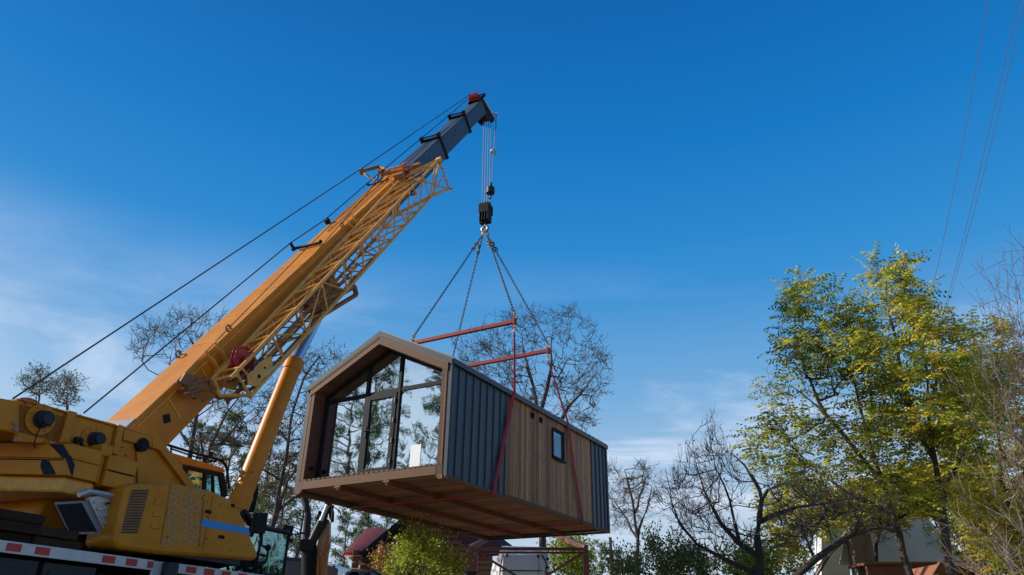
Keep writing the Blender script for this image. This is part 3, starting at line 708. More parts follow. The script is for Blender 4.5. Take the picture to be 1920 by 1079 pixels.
# counterweight
z0c, z1c = 1.60, 1.96
def plan(mb, pts, z0, z1, c=.5): mb.prism([CF.p(a, b, z0) for a, b in pts], Z3*(z1-z0), c)
dirx = V(-1,0,0); dc, da = float(dirx@cr), float(dirx@ah)
K = (1.0, -1.50); K2 = (K[0]+dc*1.9, K[1]+da*1.9)
plan_cw = [(1.0,-1.12), K, K2, (-.98,K2[1]-.02), (-1.0,-1.12), (-.75,-.9), (.75,-.9)]
zm = 1.80
mb = MB(); plan(mb, plan_cw, zm+.006, z1c); plan(mb, [(a*.985, b*.99) for a, b in plan_cw], zm-.005, zm+.006); plan(mb, plan_cw, z0c+.02, zm-.005)
cwo = part('counterweight', mb, M['yellow'], CR, .012)
mb = MB(); mb.prism([CF.p(a*.93, b*.965, 1.45) for a, b in plan_cw], Z3*.17); part('counterweight_tray', mb, M['yellow_old'], CR, .03)
mb = MB()                                               # forward side ballast with dark slot
for zz0, zz1 in ((1.60,1.77),(1.785,1.95)): mb.box(CF, .74, 1.0, -1.02, -.62, zz0, zz1)
mb.box(CF, .76, .985, -1.02, -.63, 1.77, 1.785); mb.box(CF, .74, .94, -1.10, -1.03, 1.62, 2.02); mb.box(CF, .74, .97, -1.12, -.98, 1.93, 2.06)
part('side_ballast', mb, M['yellow'], CR, .008)
mb = MB(); mb.box(CF, 1.001, 1.004, -1.0, -.64, 1.768, 1.783); part('ballast_slot', mb, M['black'], CR)
KP = CF.p(K[0], K[1], 0); fN = V(0,-1,0)
mb = MB()
def chev(pix, off=.003): mb.prism([onplane(x, y, KP+fN*off, fN) for x, y in pix], fN*.002)
chev([c1(262,378), c1(338,380), c1(372,440), c1(335,452)]); chev([c1(222,462), c1(262,468), c1(300,540), c1(232,542), c1(215,500)]); 
mb.prism([cpx(x, y, 1.003) for x, y in (c1(345,440), c1(378,440), c1(400,490), c1(385,555))], cr*.002)
mb.prism([onplane(x, y, KP+fN*.003, fN) for x, y in (c1(-20,455), c1(335,460), c1(335,466), c1(-20,461))], fN*.002)
part('chevron_decal', mb, M['navy'], CR)
# engine cover on the right side
ec = [(238,912),(262,906),(330,907),(398,920),(432,936),(452,962),(486,1042),(478,1052),(400,1046),(300,1040),(222,1030),(214,1018)]
mb = MB(); cprism(mb, ec, 1.2, .50); part('engine_cover', mb, M['yellow'], CR, .045, True)
for pix in ((c2(310,600), c2(318,600), c2(330,640), c2(300,905), c2(292,905), c2(320,640)), (c2(378,610), c2(384,610), c2(320,930), c2(313,930)), (c2(125,535), c2(131,535), c2(72,890), c2(65,890))):
    mb = MB(); cprism(mb, pix, 1.2035, .003); part('cover_seam', mb, M['yellow_brown'], CR)

mb = MB(); cprism(mb, [c2(322,742), c2(590,795), c2(604,838), c2(308,786)], 1.205, .004); part('blue_stripe', mb, M['blue'], CR)
mb = MB(); cprism(mb, [c1(705,622), c1(797,622), c1(735,855), c1(645,855)], 1.205, .004)
part('air_grille', mb, M['yellow_brown'], CR)
mb = MB()
for k in range(16):
    t = k/15; a = lerp(V(*c1(706,628)), V(*c1(650,850)), t); b = lerp(V(*c1(790,628)), V(*c1(734,850)), t)
    mb.tube(cpx(a[0], a[1], 1.207), cpx(b[0], b[1], 1.207), .005, n=4)
part('grille_bars', mb, M['darkgrey'], CR)
mb = MB()
for (x, y) in ((38,625),(30,698),(18,770),(858,0)):
    if x == 858: continue
    cprism(mb, [c2(x,y), c2(x+52,y+2), c2(x+42,y+30), c2(x-10,y+28)], 1.215, .012)
part('louvre', mb, M['yellow'], CR, .004)
hexm = MB()                                             # hexagon line decal
pa, pb = V(*c2(112,560)), V(*c2(300,880))
def inhex(x, y): return 140-(y-540)*.18 < x-0+0 < 312-(y-600)*.05 and 545 < y < 900
cen = []
hs_ = 38
for i in range(-1, 9):
    for j in range(0, 9):
        cx_ = 95+i*hs_*.9; cy = 540+j*hs_*1.05+(hs_*.52 if i % 2 else 0); cen.append((cx_, cy))
for cx_, cy in cen:
    pts = [(cx_+hs_*.6*math.cos(R(60*k))+random.uniform(-4,4), cy+hs_*.6*math.sin(R(60*k))) for k in range(6)]
    for k in range(6):
        a, b = pts[k], pts[(k+1) % 6]
        if all(75+(900-p[1])*.14 < p[0] < 318-(p[1]-600)*.06 and 545+abs(p[0]-140)*.28 < p[1] < 905 for p in (a, b)) and random.random() < .72:
            hexm.tube(cpx(*c2(*a), 1.2045), cpx(*c2(*b), 1.2045), .0038, n=4)
part('hexagon_decal', hexm, M['cyan'], CR)
mb = MB()
for x, y in ((345,640),(345,730),(345,860),(420,655),(560,720),(150,560),(110,850),(330,600),(300,900),(480,930),(590,900)):
    mb = MB(); q_ = cpx(*c2(x, y), 1.203); mb.tube(q_, q_+cr*.006, .008, n=8); part('cover_bolt', mb, M['darkgrey'], CR)
for (x, y) in ((352,700),(430,850)):
    mb = MB(); q_ = cpx(*c2(x, y), 1.205); mb.box(Frame(q_, cr, ah, Z3), 0, .008, -.05, .05, -.02, .02); mb.box(Frame(q_, cr, ah, Z3), .008, .016, -.035, .035, -.008, .008); part('cover_latch', mb, M['black'], CR, .002)
mb = MB(); mb.box(Frame(cpx(*c2(498,663), 1.2), cr, ah, Z3), -.02, .01, -.03, .03, -.02, .02); part('marker_lamp', mb, M['black'], CR)
# operator cab on the far side
def far(pix, c): return [cpx(x, y, c) for x, y in pix]
cabp = [c2(108,338), c2(452,440), c2(446,470), c2(468,612), c2(200,640), c2(60,500)]
mb = MB(); mb.prism(far([c2(108,338), c2(450,440), c2(447,470), c2(180,415), c2(112,380)], -.60), -cr*.85); part('operator_cab_roof', mb, M['yellow'], CR, .02)
mb = MB(); mb.prism(far([c2(112,385), c2(205,420), c2(190,462), c2(262,560), c2(262,700), c2(100,640)], -.61), -cr*.8); part('operator_cab_body', mb, M['yellow'], CR, .01)
mb = MB()
A4_ = far([c2(205,418), c2(447,470), c2(468,608), c2(440,612), c2(262,572), c2(195,460)], -.60)
I4_ = far([c2(232,448), c2(420,490), c2(438,600), c2(425,604), c2(268,560), c2(228,478)], -.60)
for k in range(6):
    j = (k+1) % 6; mb.prism([A4_[k], A4_[j], I4_[j], I4_[k]], -cr*.05)
a = far([c2(330,470), c2(345,474), c2(340,585), c2(322,580)], -.60); mb.prism(a, -cr*.05)
a = far([c2(378,484), c2(388,486), c2(392,592), c2(380,590)], -.60); mb.prism(a, -cr*.05)
mb.prism([p-cr*.8 for p in A4_[1:3]]+[I4_[2]-cr*.8, I4_[1]-cr*.8], -cr*.05)
cf_ = part('cab_window_frame', mb, M['black'], CR)
mb = MB(); mb.prism([p-cr*.02 for p in I4_], -cr*.006); part('cab_window', mb, M['cabglass'], CR)
mb = MB(); mb.box(CF, -1.3, -.75, 1.3, 1.6, 1.9, 2.35); part('cab_seat', mb, M['rubber'], CR)
mb = MB(); mb.path(far([c2(105,300), c2(250,345), c2(400,385), c2(440,400), c2(462,440), c2(478,560)], -.62), .022, 6)
mb.path(far([c2(125,322), c2(270,372), c2(400,400)], -.9), .015, 6)
for x, y in ((250,345),(330,365),(130,308)): mb.tube(cpx(*c2(x,y), -.62), cpx(*c2(x,y+45), -.62), .015, n=6)
mb.box(Frame(cpx(*c2(357,362), -.62), cr, ah, Z3), -.03, .03, -.05, .05, -.05, .06)
part('roof_rail', mb, M['black'], CR)
# oil cooler hanging below the counterweight
fcp = [cpx(*c1(*p), .95) for p in ((288,690),(445,680),(540,858),(372,862))]
nn = nrm(np.cross(fcp[1]-fcp[0], fcp[3]-fcp[0])); nn = nn if nn@V(0,-1,0) > 0 else -nn
mb = MB(); ext = V(.16,.36,.06); mb.prism(fcp, ext); oc = part('oil_cooler', mb, M['grey'], CR, .008)
mb = MB(); ins = [sum(fcp)/4+(p-sum(fcp)/4)*.86-ext*.02 for p in fcp]; mb.prism(ins, -ext*.01); part('cooler_core', mb, M['black'], oc)
mb = MB(); pl4 = [cpx(*c1(*p), .98) for p in ((470,665),(585,645),(600,830),(560,850))]; mb.prism(pl4, -cr*.05)
for k in range(4): a = lerp(pl4[0], pl4[3], .15+.2*k); b = lerp(pl4[1], pl4[2], .15+.2*k); mb.bar(lerp(a,b,.15)+cr*.01, lerp(a,b,.7)+cr*.01, .03, .03)
mb.path([cpx(*c1(*p), 1.0) for p in ((420,650),(470,632),(530,640),(600,655))], .03, 6)
part('cooler_bracket', mb, M['alu'], CR)
mb = MB(); mb.path([cpx(*c1(*p), .9) for p in ((560,640),(620,650),(650,700),(640,760),(600,790))], .018, 6); mb.path([cpx(*c1(*p), .98) for p in ((560,700),(600,690),(635,665))], .012, 6); part('cooler_hose', mb, M['rubber'], CR)
mb = MB(); cprism(mb, [c1(*p) for p in ((215,690),(290,648),(390,640),(420,700),(480,960),(260,930),(190,770))], .40, .9); part('rear_fender', mb, M['yellow'], CR, .05, True)
mb = MB(); cprism(mb, [c1(*p) for p in ((590,640),(680,640),(640,980),(540,960))], .60, 1.2); part('turret_base', mb, M['yellow_brown'], CR, .02)
mb = MB(); mb.tube(CF.p(0,.2,.80), CF.p(0,.2,1.02), .72, n=40); mb.tube(CF.p(0,.2,1.02), CF.p(0,.2,1.12), .62, n=40); part('slewing_ring', mb, M['black'], CR)
mb = MB(); mb.box(CF, -.7, .7, -.9, 1.7, 1.10, 1.30); mb.box(CF, .5, 1.15, -.6, 1.2, .94, 1.12); part('turntable', mb, M['darkgrey'], CR, .01)
# carrier
dz = .86
mb = MB(); mb.box(CF, -1.2, 1.19, -5.2, 3.2, dz-.05, dz-.005); part('carrier_deck', mb, M['darkgrey'], CR, .004)
mb = MB(); mb.box(CF, 1.19, 1.215, -5.2, -.27, dz-.105, dz+.005); mb.box(CF, 1.19, 1.215, .12, 2.4, dz-.105, dz+.005); mb.box(CF, 1.19, 1.205, -.27, -.05, dz-.16, dz); 
for k in range(7): mb.box(CF, 1.205, 1.213, -.265+k*.03, -.25+k*.03, dz-.16, dz)
mb.box(CF, -1.215, -1.19, -5.2, 3.2, dz-.105, dz+.005)
part('side_rail', mb, M['alu'], CR, .003)
for x0, x1 in ((11,40),(67,95),(197,221),(242,263),(283,294),(357,376),(391,410),(424,441),(456,471)):
    q0 = ca(onplane(x0, 1030, CO+cr*1.218, cr))[1]; q1 = ca(onplane(x1, 1030, CO+cr*1.218, cr))[1]
    mb = MB(); mb.box(CF, 1.216, 1.219, q0, q1, dz-.085, dz-.012); part('red_reflective_panel', mb, M['redblock'], CR)
mb = MB(); mb.box(CF, 1.0, 1.16, -2.6, -1.62, .05, .72); mb.box(CF, 1.0, 1.16, -1.56, -.95, .05, .72); mb.box(CF, 1.0, 1.15, -.9, .0, .1, .66); mb.box(CF, 1.0, 1.15, .15, 1.9, .0, .66); mb.box(CF, 1.16, 1.175, -2.5, -1.75, .12, .64); mb.box(CF, 1.16, 1.175, -1.5, -1.02, .12, .64)
mb.box(CF, -1.16, -1.0, -5, 3, .0, .7); mb.box(CF, 1.0, 1.16, -5.1, -2.7, .05, .72)
part('locker_box', mb, M['darkgrey'], CR, .01)
mb = MB(); mb.box(CF, -.5, .5, -5.1, 5.2, -.1, .6); part('chassis_frame', mb, M['black'], CR)
q = ca(cpx(318, 1056, 1.24)); mb = MB(); mb.tube(CF.p(1.27, q[1], GZ+.06), CF.p(1.27, q[1], q[2]), .09, n=20); mb.box(CF, .5, 1.2, q[1]-.1, q[1]+.1, .3, .5); mb.tube(CF.p(1.27, q[1], GZ), CF.p(1.27, q[1], GZ+.06), .22, n=24)
part('outrigger_jack', mb, M['darkgrey'], CR, .004)
for s in (-1, 1):
    for a_ in (-4.2, -3.0, 1.9, 3.1):
        mb = MB(); cc = CF.p(s*.95, a_, GZ+.52); mb.ring(cc, cr, .38, .14, 28, 8); mb.tube(cc-cr*.12, cc+cr*.12, .36, n=24); w_ = part('wheel', mb, M['rubber'], CR, 0, True)
        mb = MB(); mb.tube(cc-cr*.13, cc+cr*.14, .24, n=20); part('rim', mb, M['grey'], w_)
# driver's cab of the carrier
AA, AB, CZ, CT = 2.38, 3.02, .95, 1.62
mb = MB(); mb.box(CF, -1.15, .42, AA-.02, AB+.05, -.2, CZ); mb.box(CF, -1.12, .41, AA, AB, CT, CT+.05)
part('driver_cab_body', mb, M['darkgrey'], CR, .02)
mb = MB()
for c_, a_ in ((.38,AA),(.38,AB),(-1.1,AA),(-1.1,AB)): mb.tube(CF.p(c_, a_, CZ), CF.p(c_, a_, CT), .022, n=6)
for a_ in (AA, AB): mb.tube(CF.p(.38, a_, CT), CF.p(-1.1, a_, CT), .022, n=6)
for c_ in (.38, -1.1): mb.tube(CF.p(c_, AA, CT), CF.p(c_, AB, CT), .022, n=6); mb.tube(CF.p(c_, AA, CZ+.02), CF.p(c_, AB, CZ+.02), .025, n=6)
mb.tube(CF.p(.36, AB-.12, CZ), CF.p(.30, AB-.2, CT), .03, n=6); mb.box(CF, -.6, .1, AB-.3, AB-.1, CZ, CT-.15)
part('driver_cab_pillars', mb, M['black'], CR)
mb = MB(); mb.box(CF, .37, .376, AA+.02, AB-.02, CZ+.02, CT-.02); mb.box(CF, -1.05, .36, AA-.005, AA, CZ+.05, CT-.02); part('driver_cab_glass', mb, M['cabglass'], CR)
mb = MB(); mb.prism([cpx(*c2(*p), .55) for p in ((645,705),(715,705),(708,745),(695,832),(628,828),(632,760))], -cr*.09); part('mirror', mb, M['black'], CR, .02)
mb = MB(); mb.path([cpx(*c2(*p), .52) for p in ((672,830),(668,900),(700,915),(712,910),(700,985),(680,1003),(640,1003))], .02, 6); mb.path([cpx(*c2(*p), .52) for p in ((655,955),(695,962))], .018, 6); mb.ball(cpx(*c2(708,915), .52), .05)
part('mirror_arm', mb, M['black'], CR)
mb = MB(); mb.path([cpx(*c2(*p), .0) for p in ((790,790),(850,800),(846,830),(815,850))], .05, 6); mb.path([cpx(*c2(*p), .0) for p in ((800,850),(850,875))], .03, 6); mb.box(Frame(cpx(*c2(820,812), 0), cr, ah, Z3), -.05, .05, -.1, .1, -.08, .08)
part('wiper_motor', mb, M['black'], CR)
mb = MB(); mb.path([cpx(*c2(*p), .3) for p in ((560,700),(590,745),(620,790),(600,840))], .06, 6)
part('cab_hose', mb, M['black'], CR)
mb = MB()
for k in range(9):
    a_ = -.9+k*.33; mb.path([CF.p(.75+.1*math.sin(k*2), a_, .88), CF.p(.9, a_+.15, .98+.04*math.sin(k)), CF.p(.8, a_+.3, .90)], .03, 6)
part('deck_hoses', mb, M['rubber'], CR)
# timber cribbing on the deck
n_ = 0
for row in range(3):
    for k in range(3-(row > 1)):
        a0_ = -2.75+k*.52+row*.05+random.uniform(-.03,.03); a1_ = a0_+.47+random.uniform(-.03,.08)
        if a1_ > -1.02-.12*row: a1_ = -1.02-.12*row
        if a1_-a0_ < .15: continue
        mb = MB(); mb.box(CF, .55+random.uniform(-.03,.03), 1.12-random.uniform(0,.06), a0_, a1_, dz+.002+.105*row, dz+.10+.105*row, random.random())
        rowname = ['bottom', 'middle', 'top'][row]; kn = ['left', 'middle', 'right'][k]
        solo('timber_block', mb, M['timber'], f'dark timber cribbing block on the crane deck, {rowname} row, {kn}', 'timber block', 'timber blocks stacked on the crane deck', bevel=.015)
#PART4
# ------------------------------------------------------------------ trees
def resample(pts, step):
    out = [pts[0]]
    for a, b in zip(pts[:-1], pts[1:]):
        n = max(1, int(np.linalg.norm(b-a)/step)); out += [a+(b-a)*(k/n) for k in range(1, n+1)]
    return out
class Tree:
    """skeleton grown towards targets: every target joins the nearest suitable node by a bent limb"""
    def __init__(s, stems, targets, step=.35, rtip=.006, expo=.46, seed=1, bend=.25, lowbias=.45, jit=.06, tipk=.3):
        g = np.random.default_rng(seed); s.g = g
        P, A, K = [], [], []          # positions, parents, forced radius
        for pts, r0, r1 in stems:
            r1 = r1*tipk; pts = resample([np.array(p, float) for p in pts], step)
            par = -1
            if P:
                d = np.linalg.norm(np.array(P)-pts[0], axis=1); par = int(d.argmin())
            m = len(pts)
            for i, p in enumerate(pts):
                if i == 0 and par >= 0: continue
                q = p+g.normal(0, jit*.35, 3)*(0 if i == 0 else 1)
                P.append(q); A.append(par); K.append(r0+(r1-r0)*i/max(1, m-1)); par = len(P)-1
        nst = len(P); P0 = P[0]
        cap = nst+len(targets)*14+10; arr = np.zeros((cap, 3)); arr[:nst] = P; n = nst
        order = np.argsort([np.linalg.norm(t-P[min(nst-1, nst//2)]) for t in targets]) if len(targets) else []
        tips = []
        for ti in order:
            t = targets[ti]; v = arr[:n]; dd = np.linalg.norm(v-t, axis=1); cost = dd+lowbias*np.maximum(0, v[:,2]-t[2]+.15*dd)
            j = int(cost.argmin()); p = arr[j]; L_ = dd[j]
            pd = p-arr[A[j]] if A[j] >= 0 else V(0,0,1); pd = pd/(np.linalg.norm(pd)+1e-9)
            c = p+(t-p)*.45+pd*L_*bend+V(0,0,-.03*L_)
            k = max(1, min(12, int(round(L_/step)))); par = j
            for i in range(1, k+1):
                u = i/k; q = p*(1-u)**2+c*2*u*(1-u)+t*u*u+g.normal(0, jit, 3)*min(1, L_)*(1 if i < k else .3)
                arr[n] = q; A.append(par); K.append(0); par = n; n += 1
            tips.append(par)
        s.P = arr[:n].copy(); s.A = np.array(A); s.tips = tips; s.nst = nst
        cnt = np.zeros(n)
        haschild = np.zeros(n, bool); haschild[s.A[s.A >= 0]] = True
        cnt[~haschild] = 1
        for i in range(n-1, 0, -1):
            if s.A[i] >= 0: cnt[s.A[i]] += cnt[i]
        s.r = np.maximum(rtip*cnt**expo, np.array(K)); s.cnt = cnt
        for i in range(1, n):
            if s.A[i] >= 0: s.r[i] = min(s.r[i], s.r[s.A[i]])
    def mesh(s, trunk, crown, rtrunk=.07, nmax=9):
        n = len(s.P); main = {}
        for i in range(n):
            a = s.A[i]
            if a >= 0 and (a not in main or s.r[i] > s.r[main[a]]): main[a] = i
        D = np.zeros((n, 3))
        for i in range(n):
            if s.A[i] >= 0: d = s.P[i]-s.P[s.A[i]]; D[i] = d/(np.linalg.norm(d)+1e-9)
        D[0] = D[main[0]] if 0 in main else V(0,0,1)
        rings = {}
        def ring(mb, p, d, r, k, flare=1):
            u, w_ = basis(d); b = len(mb.v)
            for q in range(k):
                t = 2*math.pi*q/k; mb.v.append(tuple(p+u*(r*math.cos(t))+w_*(r*math.sin(t))))
            return b
        for i in range(1, n):
            a = s.A[i]
            if a < 0: continue
            mb = trunk if (i < s.nst and s.r[i] > rtrunk) else crown
            k = nmax if s.r[i] > .06 else 5 if s.r[i] > .022 else 3
            d = D[i]+D[main[i]] if i in main else D[i]
            key = (a, id(mb), k)
            if main.get(a) == i and key in rings: b0 = rings[key]
            else: b0 = ring(mb, s.P[a], D[i], min(s.r[a], s.r[i]*1.25), k)
            b1 = ring(mb, s.P[i], d, s.r[i], k); rings[(i, id(mb), k)] = b1
            for q in range(k):
                mb.f.append((b0+q, b0+(q+1) % k, b1+(q+1) % k, b1+q)); mb.c.append(.5)
    def twigs(s, crown, rmax=.02, per=2, L=(.2,.5), r=.005, up=.3, sub=2):
        g = s.g; ends = []
        idx = [i for i in range(1, len(s.P)) if s.r[i] <= rmax and i >= s.nst] + list(s.tips)
        for i in idx:
            a = s.A[i]; d0_ = nrm(s.P[i]-s.P[a]) if np.linalg.norm(s.P[i]-s.P[a]) > 1e-6 else Z3
            for _ in range(per):
                d = nrm(d0_*.8+g.normal(0, .6, 3)+V(0,0,up)); l = g.uniform(*L); p = s.P[i]; m_ = p+d*l*.5; e = m_+nrm(d+g.normal(0,.3,3)+V(0,0,up*.5))*l*.5
                for q0, q1, ra, rb in ((p, m_, r, r*.8), (m_, e, r*.8, r*.45)): crown.tube(q0, q1, ra, rb, 3, False)
                ends.append(e)
                for _ in range(sub):
                    q0 = p+(m_-p)*g.uniform(.3,1) if g.random() < .5 else m_+(e-m_)*g.uniform(0,.8)
                    q1 = q0+nrm(d+g.normal(0,.7,3)+V(0,0,up*.5))*l*g.uniform(.25,.5); crown.tube(q0, q1, r*.65, r*.35, 3, False); ends.append(q1)
        return ends
def inpoly(x, y, poly):
    c = False; j = len(poly)-1
    for i in range(len(poly)):
        if (poly[i][1] > y) != (poly[j][1] > y) and x < (poly[j][0]-poly[i][0])*(y-poly[i][1])/(poly[j][1]-poly[i][1])+poly[i][0]: c = not c
        j = i
    return c
def targets(poly, Y, dY, n, seed, clump=0):
    g = np.random.default_rng(seed); xs = [p[0] for p in poly]; ys = [p[1] for p in poly]; out = []
    cl = []
    while clump and len(cl) < clump:
        x, y = g.uniform(min(xs), max(xs)), g.uniform(min(ys), max(ys))
        if inpoly(x, y, poly): cl.append((x, y, g.uniform(-dY, dY)))
    sp = .35*math.sqrt((max(xs)-min(xs))*(max(ys)-min(ys))/max(1, clump))
    while len(out) < n:
        x, y, d = g.uniform(min(xs), max(xs)), g.uniform(min(ys), max(ys)), g.uniform(-dY, dY)
        if cl and g.random() < .8: c = cl[g.integers(len(cl))]; x, y, d = c[0]+g.normal(0,sp), c[1]+g.normal(0,sp*.8), c[2]+g.normal(0,.25)*dY
        if inpoly(x, y, poly): out.append(at(x, y, Y+d))
    return out
def stem(pix, Y, r0, r1, dY=0, root=False):
    pts = [at(x, y, Y+dY*i/max(1, len(pix)-1)) for i, (x, y) in enumerate(pix)]
    if root: g_ = pts[0].copy(); g_[2] = GZ-.05; pts = [g_]+pts
    return (pts, r0, r1)
def compound(mb, p, d, L, g, n=5, w=.035, l=.09, droop=.5, cb=None):
    """pinnate leaf: drooping midrib with paired leaflets"""
    d = nrm(d); sd_ = np.cross(d, Z3); sd_ = nrm(sd_) if np.linalg.norm(sd_) > .1 else V(1,0,0)
    col = np.clip(g.normal(.42 if cb is None else cb, .2), 0, 1); q = p; dd = d.copy()
    for k in range(n):
        dd = nrm(dd+V(0,0,-droop/n)); q2 = q+dd*(L/n)
        for s_ in (-1, 1):
            o = nrm(sd_*s_+dd*.45+V(0,0,-.25-.25*g.random())+g.normal(0,.12,3)); a = q2; up_ = nrm(np.cross(o, dd)+g.normal(0,.3,3)); si = nrm(np.cross(o, up_))*w*.5
            ll = l*g.uniform(.8,1.1)*(1-.3*k/n); b = len(mb.v)
            mb.v += [tuple(a), tuple(a+o*ll*.45+si), tuple(a+o*ll), tuple(a+o*ll*.45-si)]; mb.f.append((b,b+1,b+2,b+3)); mb.c.append(float(np.clip(col+g.normal(0,.06),0,1)))
        q = q2
def leafquad(mb, p, g, l, w, c, d=None):
    a = nrm(g.normal(0,1,3)) if d is None else d; b_ = nrm(np.cross(a, g.normal(0,1,3)))*w*.5; b = len(mb.v)
    mb.v += [tuple(p), tuple(p+a*l*.5+b_), tuple(p+a*l), tuple(p+a*l*.5-b_)]; mb.f.append((b,b+1,b+2,b+3)); mb.c.append(c)
def bare_tree(name, label, cat, stems, tg, bark, seed, rtip=.008, expo=.47, step=.5, twig=(.3,.7), per=2, sub=2, dead=0, rtw=.007, rtrunk=.07, group=None, jit=.08, dsize=.09, lowbias=.45, up=.3):
    t = Tree(stems, tg, step, rtip, expo, seed, jit=jit, lowbias=lowbias); a, b = MB(), MB(); t.mesh(a, b, rtrunk)
    ends = t.twigs(b, rtip*2.6, per, twig, rtw, up, sub)
    root = thing(name, label, cat, stems[0][0][0], group)
    part('trunk', a, bark, root, 0, 'all', False)
    if b.v: part('crown', b, bark, root, 0, False, False)
    if dead:
        m_ = MB(); g = t.g
        for e in ends:
            if g.random() < dead:
                for _ in range(g.integers(1,3)): leafquad(m_, e, g, dsize, dsize*.7, float(g.random()))
        part('dead_leaves', m_, M['leafO'], root, 0, False, False)
    return t
def leafy_tree(label, stems, tg, seed, leaf, bark, n_per=3, L=.40, group=None, name='walnut_tree', cbf=None, rtip=.0042, lf=.112, lw=.045):
    t = Tree(stems, tg, .3, rtip, .46, seed, jit=.05, lowbias=.6); a, b = MB(), MB(); t.mesh(a, b, .035)
    root = thing(name, label, 'tree', stems[0][0][0], group); g = t.g; m_ = MB()
    for i in t.tips:
        d0_ = nrm(t.P[i]-t.P[t.A[i]]+V(0,0,.02)); cb = float(g.normal(.45,.17)) if cbf is None else cbf(t.P[i], g)
        for _ in range(n_per):
            p = t.P[i]+g.normal(0,.05,3)
            if g.random() < .5: p = t.P[t.A[i]]+(p-t.P[t.A[i]])*g.random()
            d = nrm(d0_*.5+V(g.normal(0,1), g.normal(0,1), g.uniform(-.1,.7))); compound(m_, p, d, L*g.uniform(.7,1.15), g, 5, lw, lf, g.uniform(.3,.9), cb)
            
        for _ in range(2): 
            e = t.P[i]+nrm(g.normal(0,1,3)+V(0,0,.8))*g.uniform(.12,.3); b.tube(t.P[i], e, .004, .002, 3, False)
    part('trunk', a, bark, root, 0, 'all', False); part('branches', b, bark, root, 0, False, False); part('foliage', m_, leaf, root, 0, False, False)
    return t
# -- bare oak behind the cabin
Y = 27
st = [stem([(1021,1079),(1019,960),(1014,860),(1010,790)], Y, .22, .15, root=True),
      stem([(1010,790),(1000,730),(985,690),(965,650)], Y, .11, .03, 0), stem([(1010,790),(1025,730),(1035,680),(1030,620)], Y, .11, .03, .8),
      stem([(1014,830),(1050,790),(1085,740),(1120,700)], Y, .11, .04, -.8), stem([(1014,850),(960,790),(915,740),(880,690)], Y, .11, .04, .5), stem([(1000,730),(980,650),(975,610)], Y, .08, .03, 1.5)]
tg = targets([(846,640),(880,605),(930,590),(990,572),(1060,575),(1105,600),(1130,645),(1155,690),(1158,725),(1120,745),(1118,800),(1080,812),(1040,790),(990,770),(920,730),(870,700)], Y, 2.6, 950, 11, 110)
bare_tree('oak_tree', 'bare spreading oak with a few brown leaves rising behind the lifted cabin', 'tree', st, tg, M['bark'], 11, dead=.06, twig=(.2,.5), rtip=.0055, expo=.49, rtw=.0075, per=1)
# -- bare oak left of the boom
st = [stem([(350,1079),(350,900),(356,840),(368,780),(385,715)], 26, .22, .12, root=True), stem([(368,780),(352,700),(335,660),(320,640)], 26, .09, .04, .5), stem([(385,715),(372,660),(345,615)], 26, .10, .03), stem([(385,715),(400,650),(402,600)], 26, .09, .03, 1), stem([(356,840),(330,790),(310,760)], 26, .06, .03, .5)]
tg = targets([(240,640),(270,600),(320,585),(380,575),(420,590),(430,640),(470,700),(400,790),(330,800),(300,740),(285,690),(255,670)], 26, 1.6, 560, 12, 70)
bare_tree('oak_tree', 'bare dark oak showing above and left of the yellow boom', 'tree', st, tg, M['bark'], 12, twig=(.2,.5), rtip=.0055, rtw=.0075, per=1, dead=.0)
st = [stem([(372,1079),(375,900),(392,840),(425,775),(455,735)], 24, .17, .09, root=True), stem([(392,840),(415,830),(450,790),(478,765)], 24, .07, .04, 1), stem([(385,860),(372,810),(352,780)], 24, .06, .03, -1)]
tg = targets([(335,770),(400,750),(470,720),(540,700),(520,770),(480,850),(430,870),(360,860)], 24, 1.6, 170, 13, 25)
bare_tree('oak_tree', 'leaning dark trunk behind the telescopic boom, seen beneath it left of the cylinder', 'tree', st, tg, M['bark'], 13, twig=(.15,.4), dead=.05)
# -- oak with rusty leaves left of the cabin
st = [stem([(505,1079),(512,990),(527,900),(540,830),(548,770)], 28, .20, .10, root=True), stem([(548,770),(570,710),(600,670)], 28, .08, .03), stem([(540,830),(500,780),(485,740)], 28, .07, .03, 1), stem([(520,960),(550,935),(590,925),(640,900)], 28, .08, .03, 1), stem([(512,990),(540,900),(580,850),(600,800)], 28, .09, .04, 2), stem([(527,900),(490,880),(470,850)], 28, .06, .03, -1)]
tg = targets([(478,760),(510,700),(555,660),(600,640),(645,650),(650,700),(625,760),(600,840),(600,940),(560,990),(500,960),(470,900)], 28, 2.2, 640, 14, 70)
bare_tree('oak_tree', 'oak with rusty clinging leaves between the hydraulic cylinder and the cabin', 'tree', st, tg, M['bark'], 14, dead=.22, twig=(.2,.55), rtip=.0055, rtw=.0075, per=1)
# -- thick trunk right behind the loader
st = [stem([(577,1079),(577,1000),(574,930),(580,860)], 25, .26, .18, root=True), stem([(574,940),(592,905),(618,870)], 25, .10, .06), stem([(580,860),(600,780),(640,700)], 25, .14, .05, 2), stem([(577,1010),(550,1000),(520,985)], 25, .05, .02, -1)]
tg = targets([(560,880),(620,720),(700,680),(760,760),(700,880),(640,930)], 25, 2, 90, 15)
bare_tree('oak_tree', 'thick grey trunk standing behind the loader arm under the cabin corner', 'tree', st, tg, M['barkdark'], 15, dead=.05)
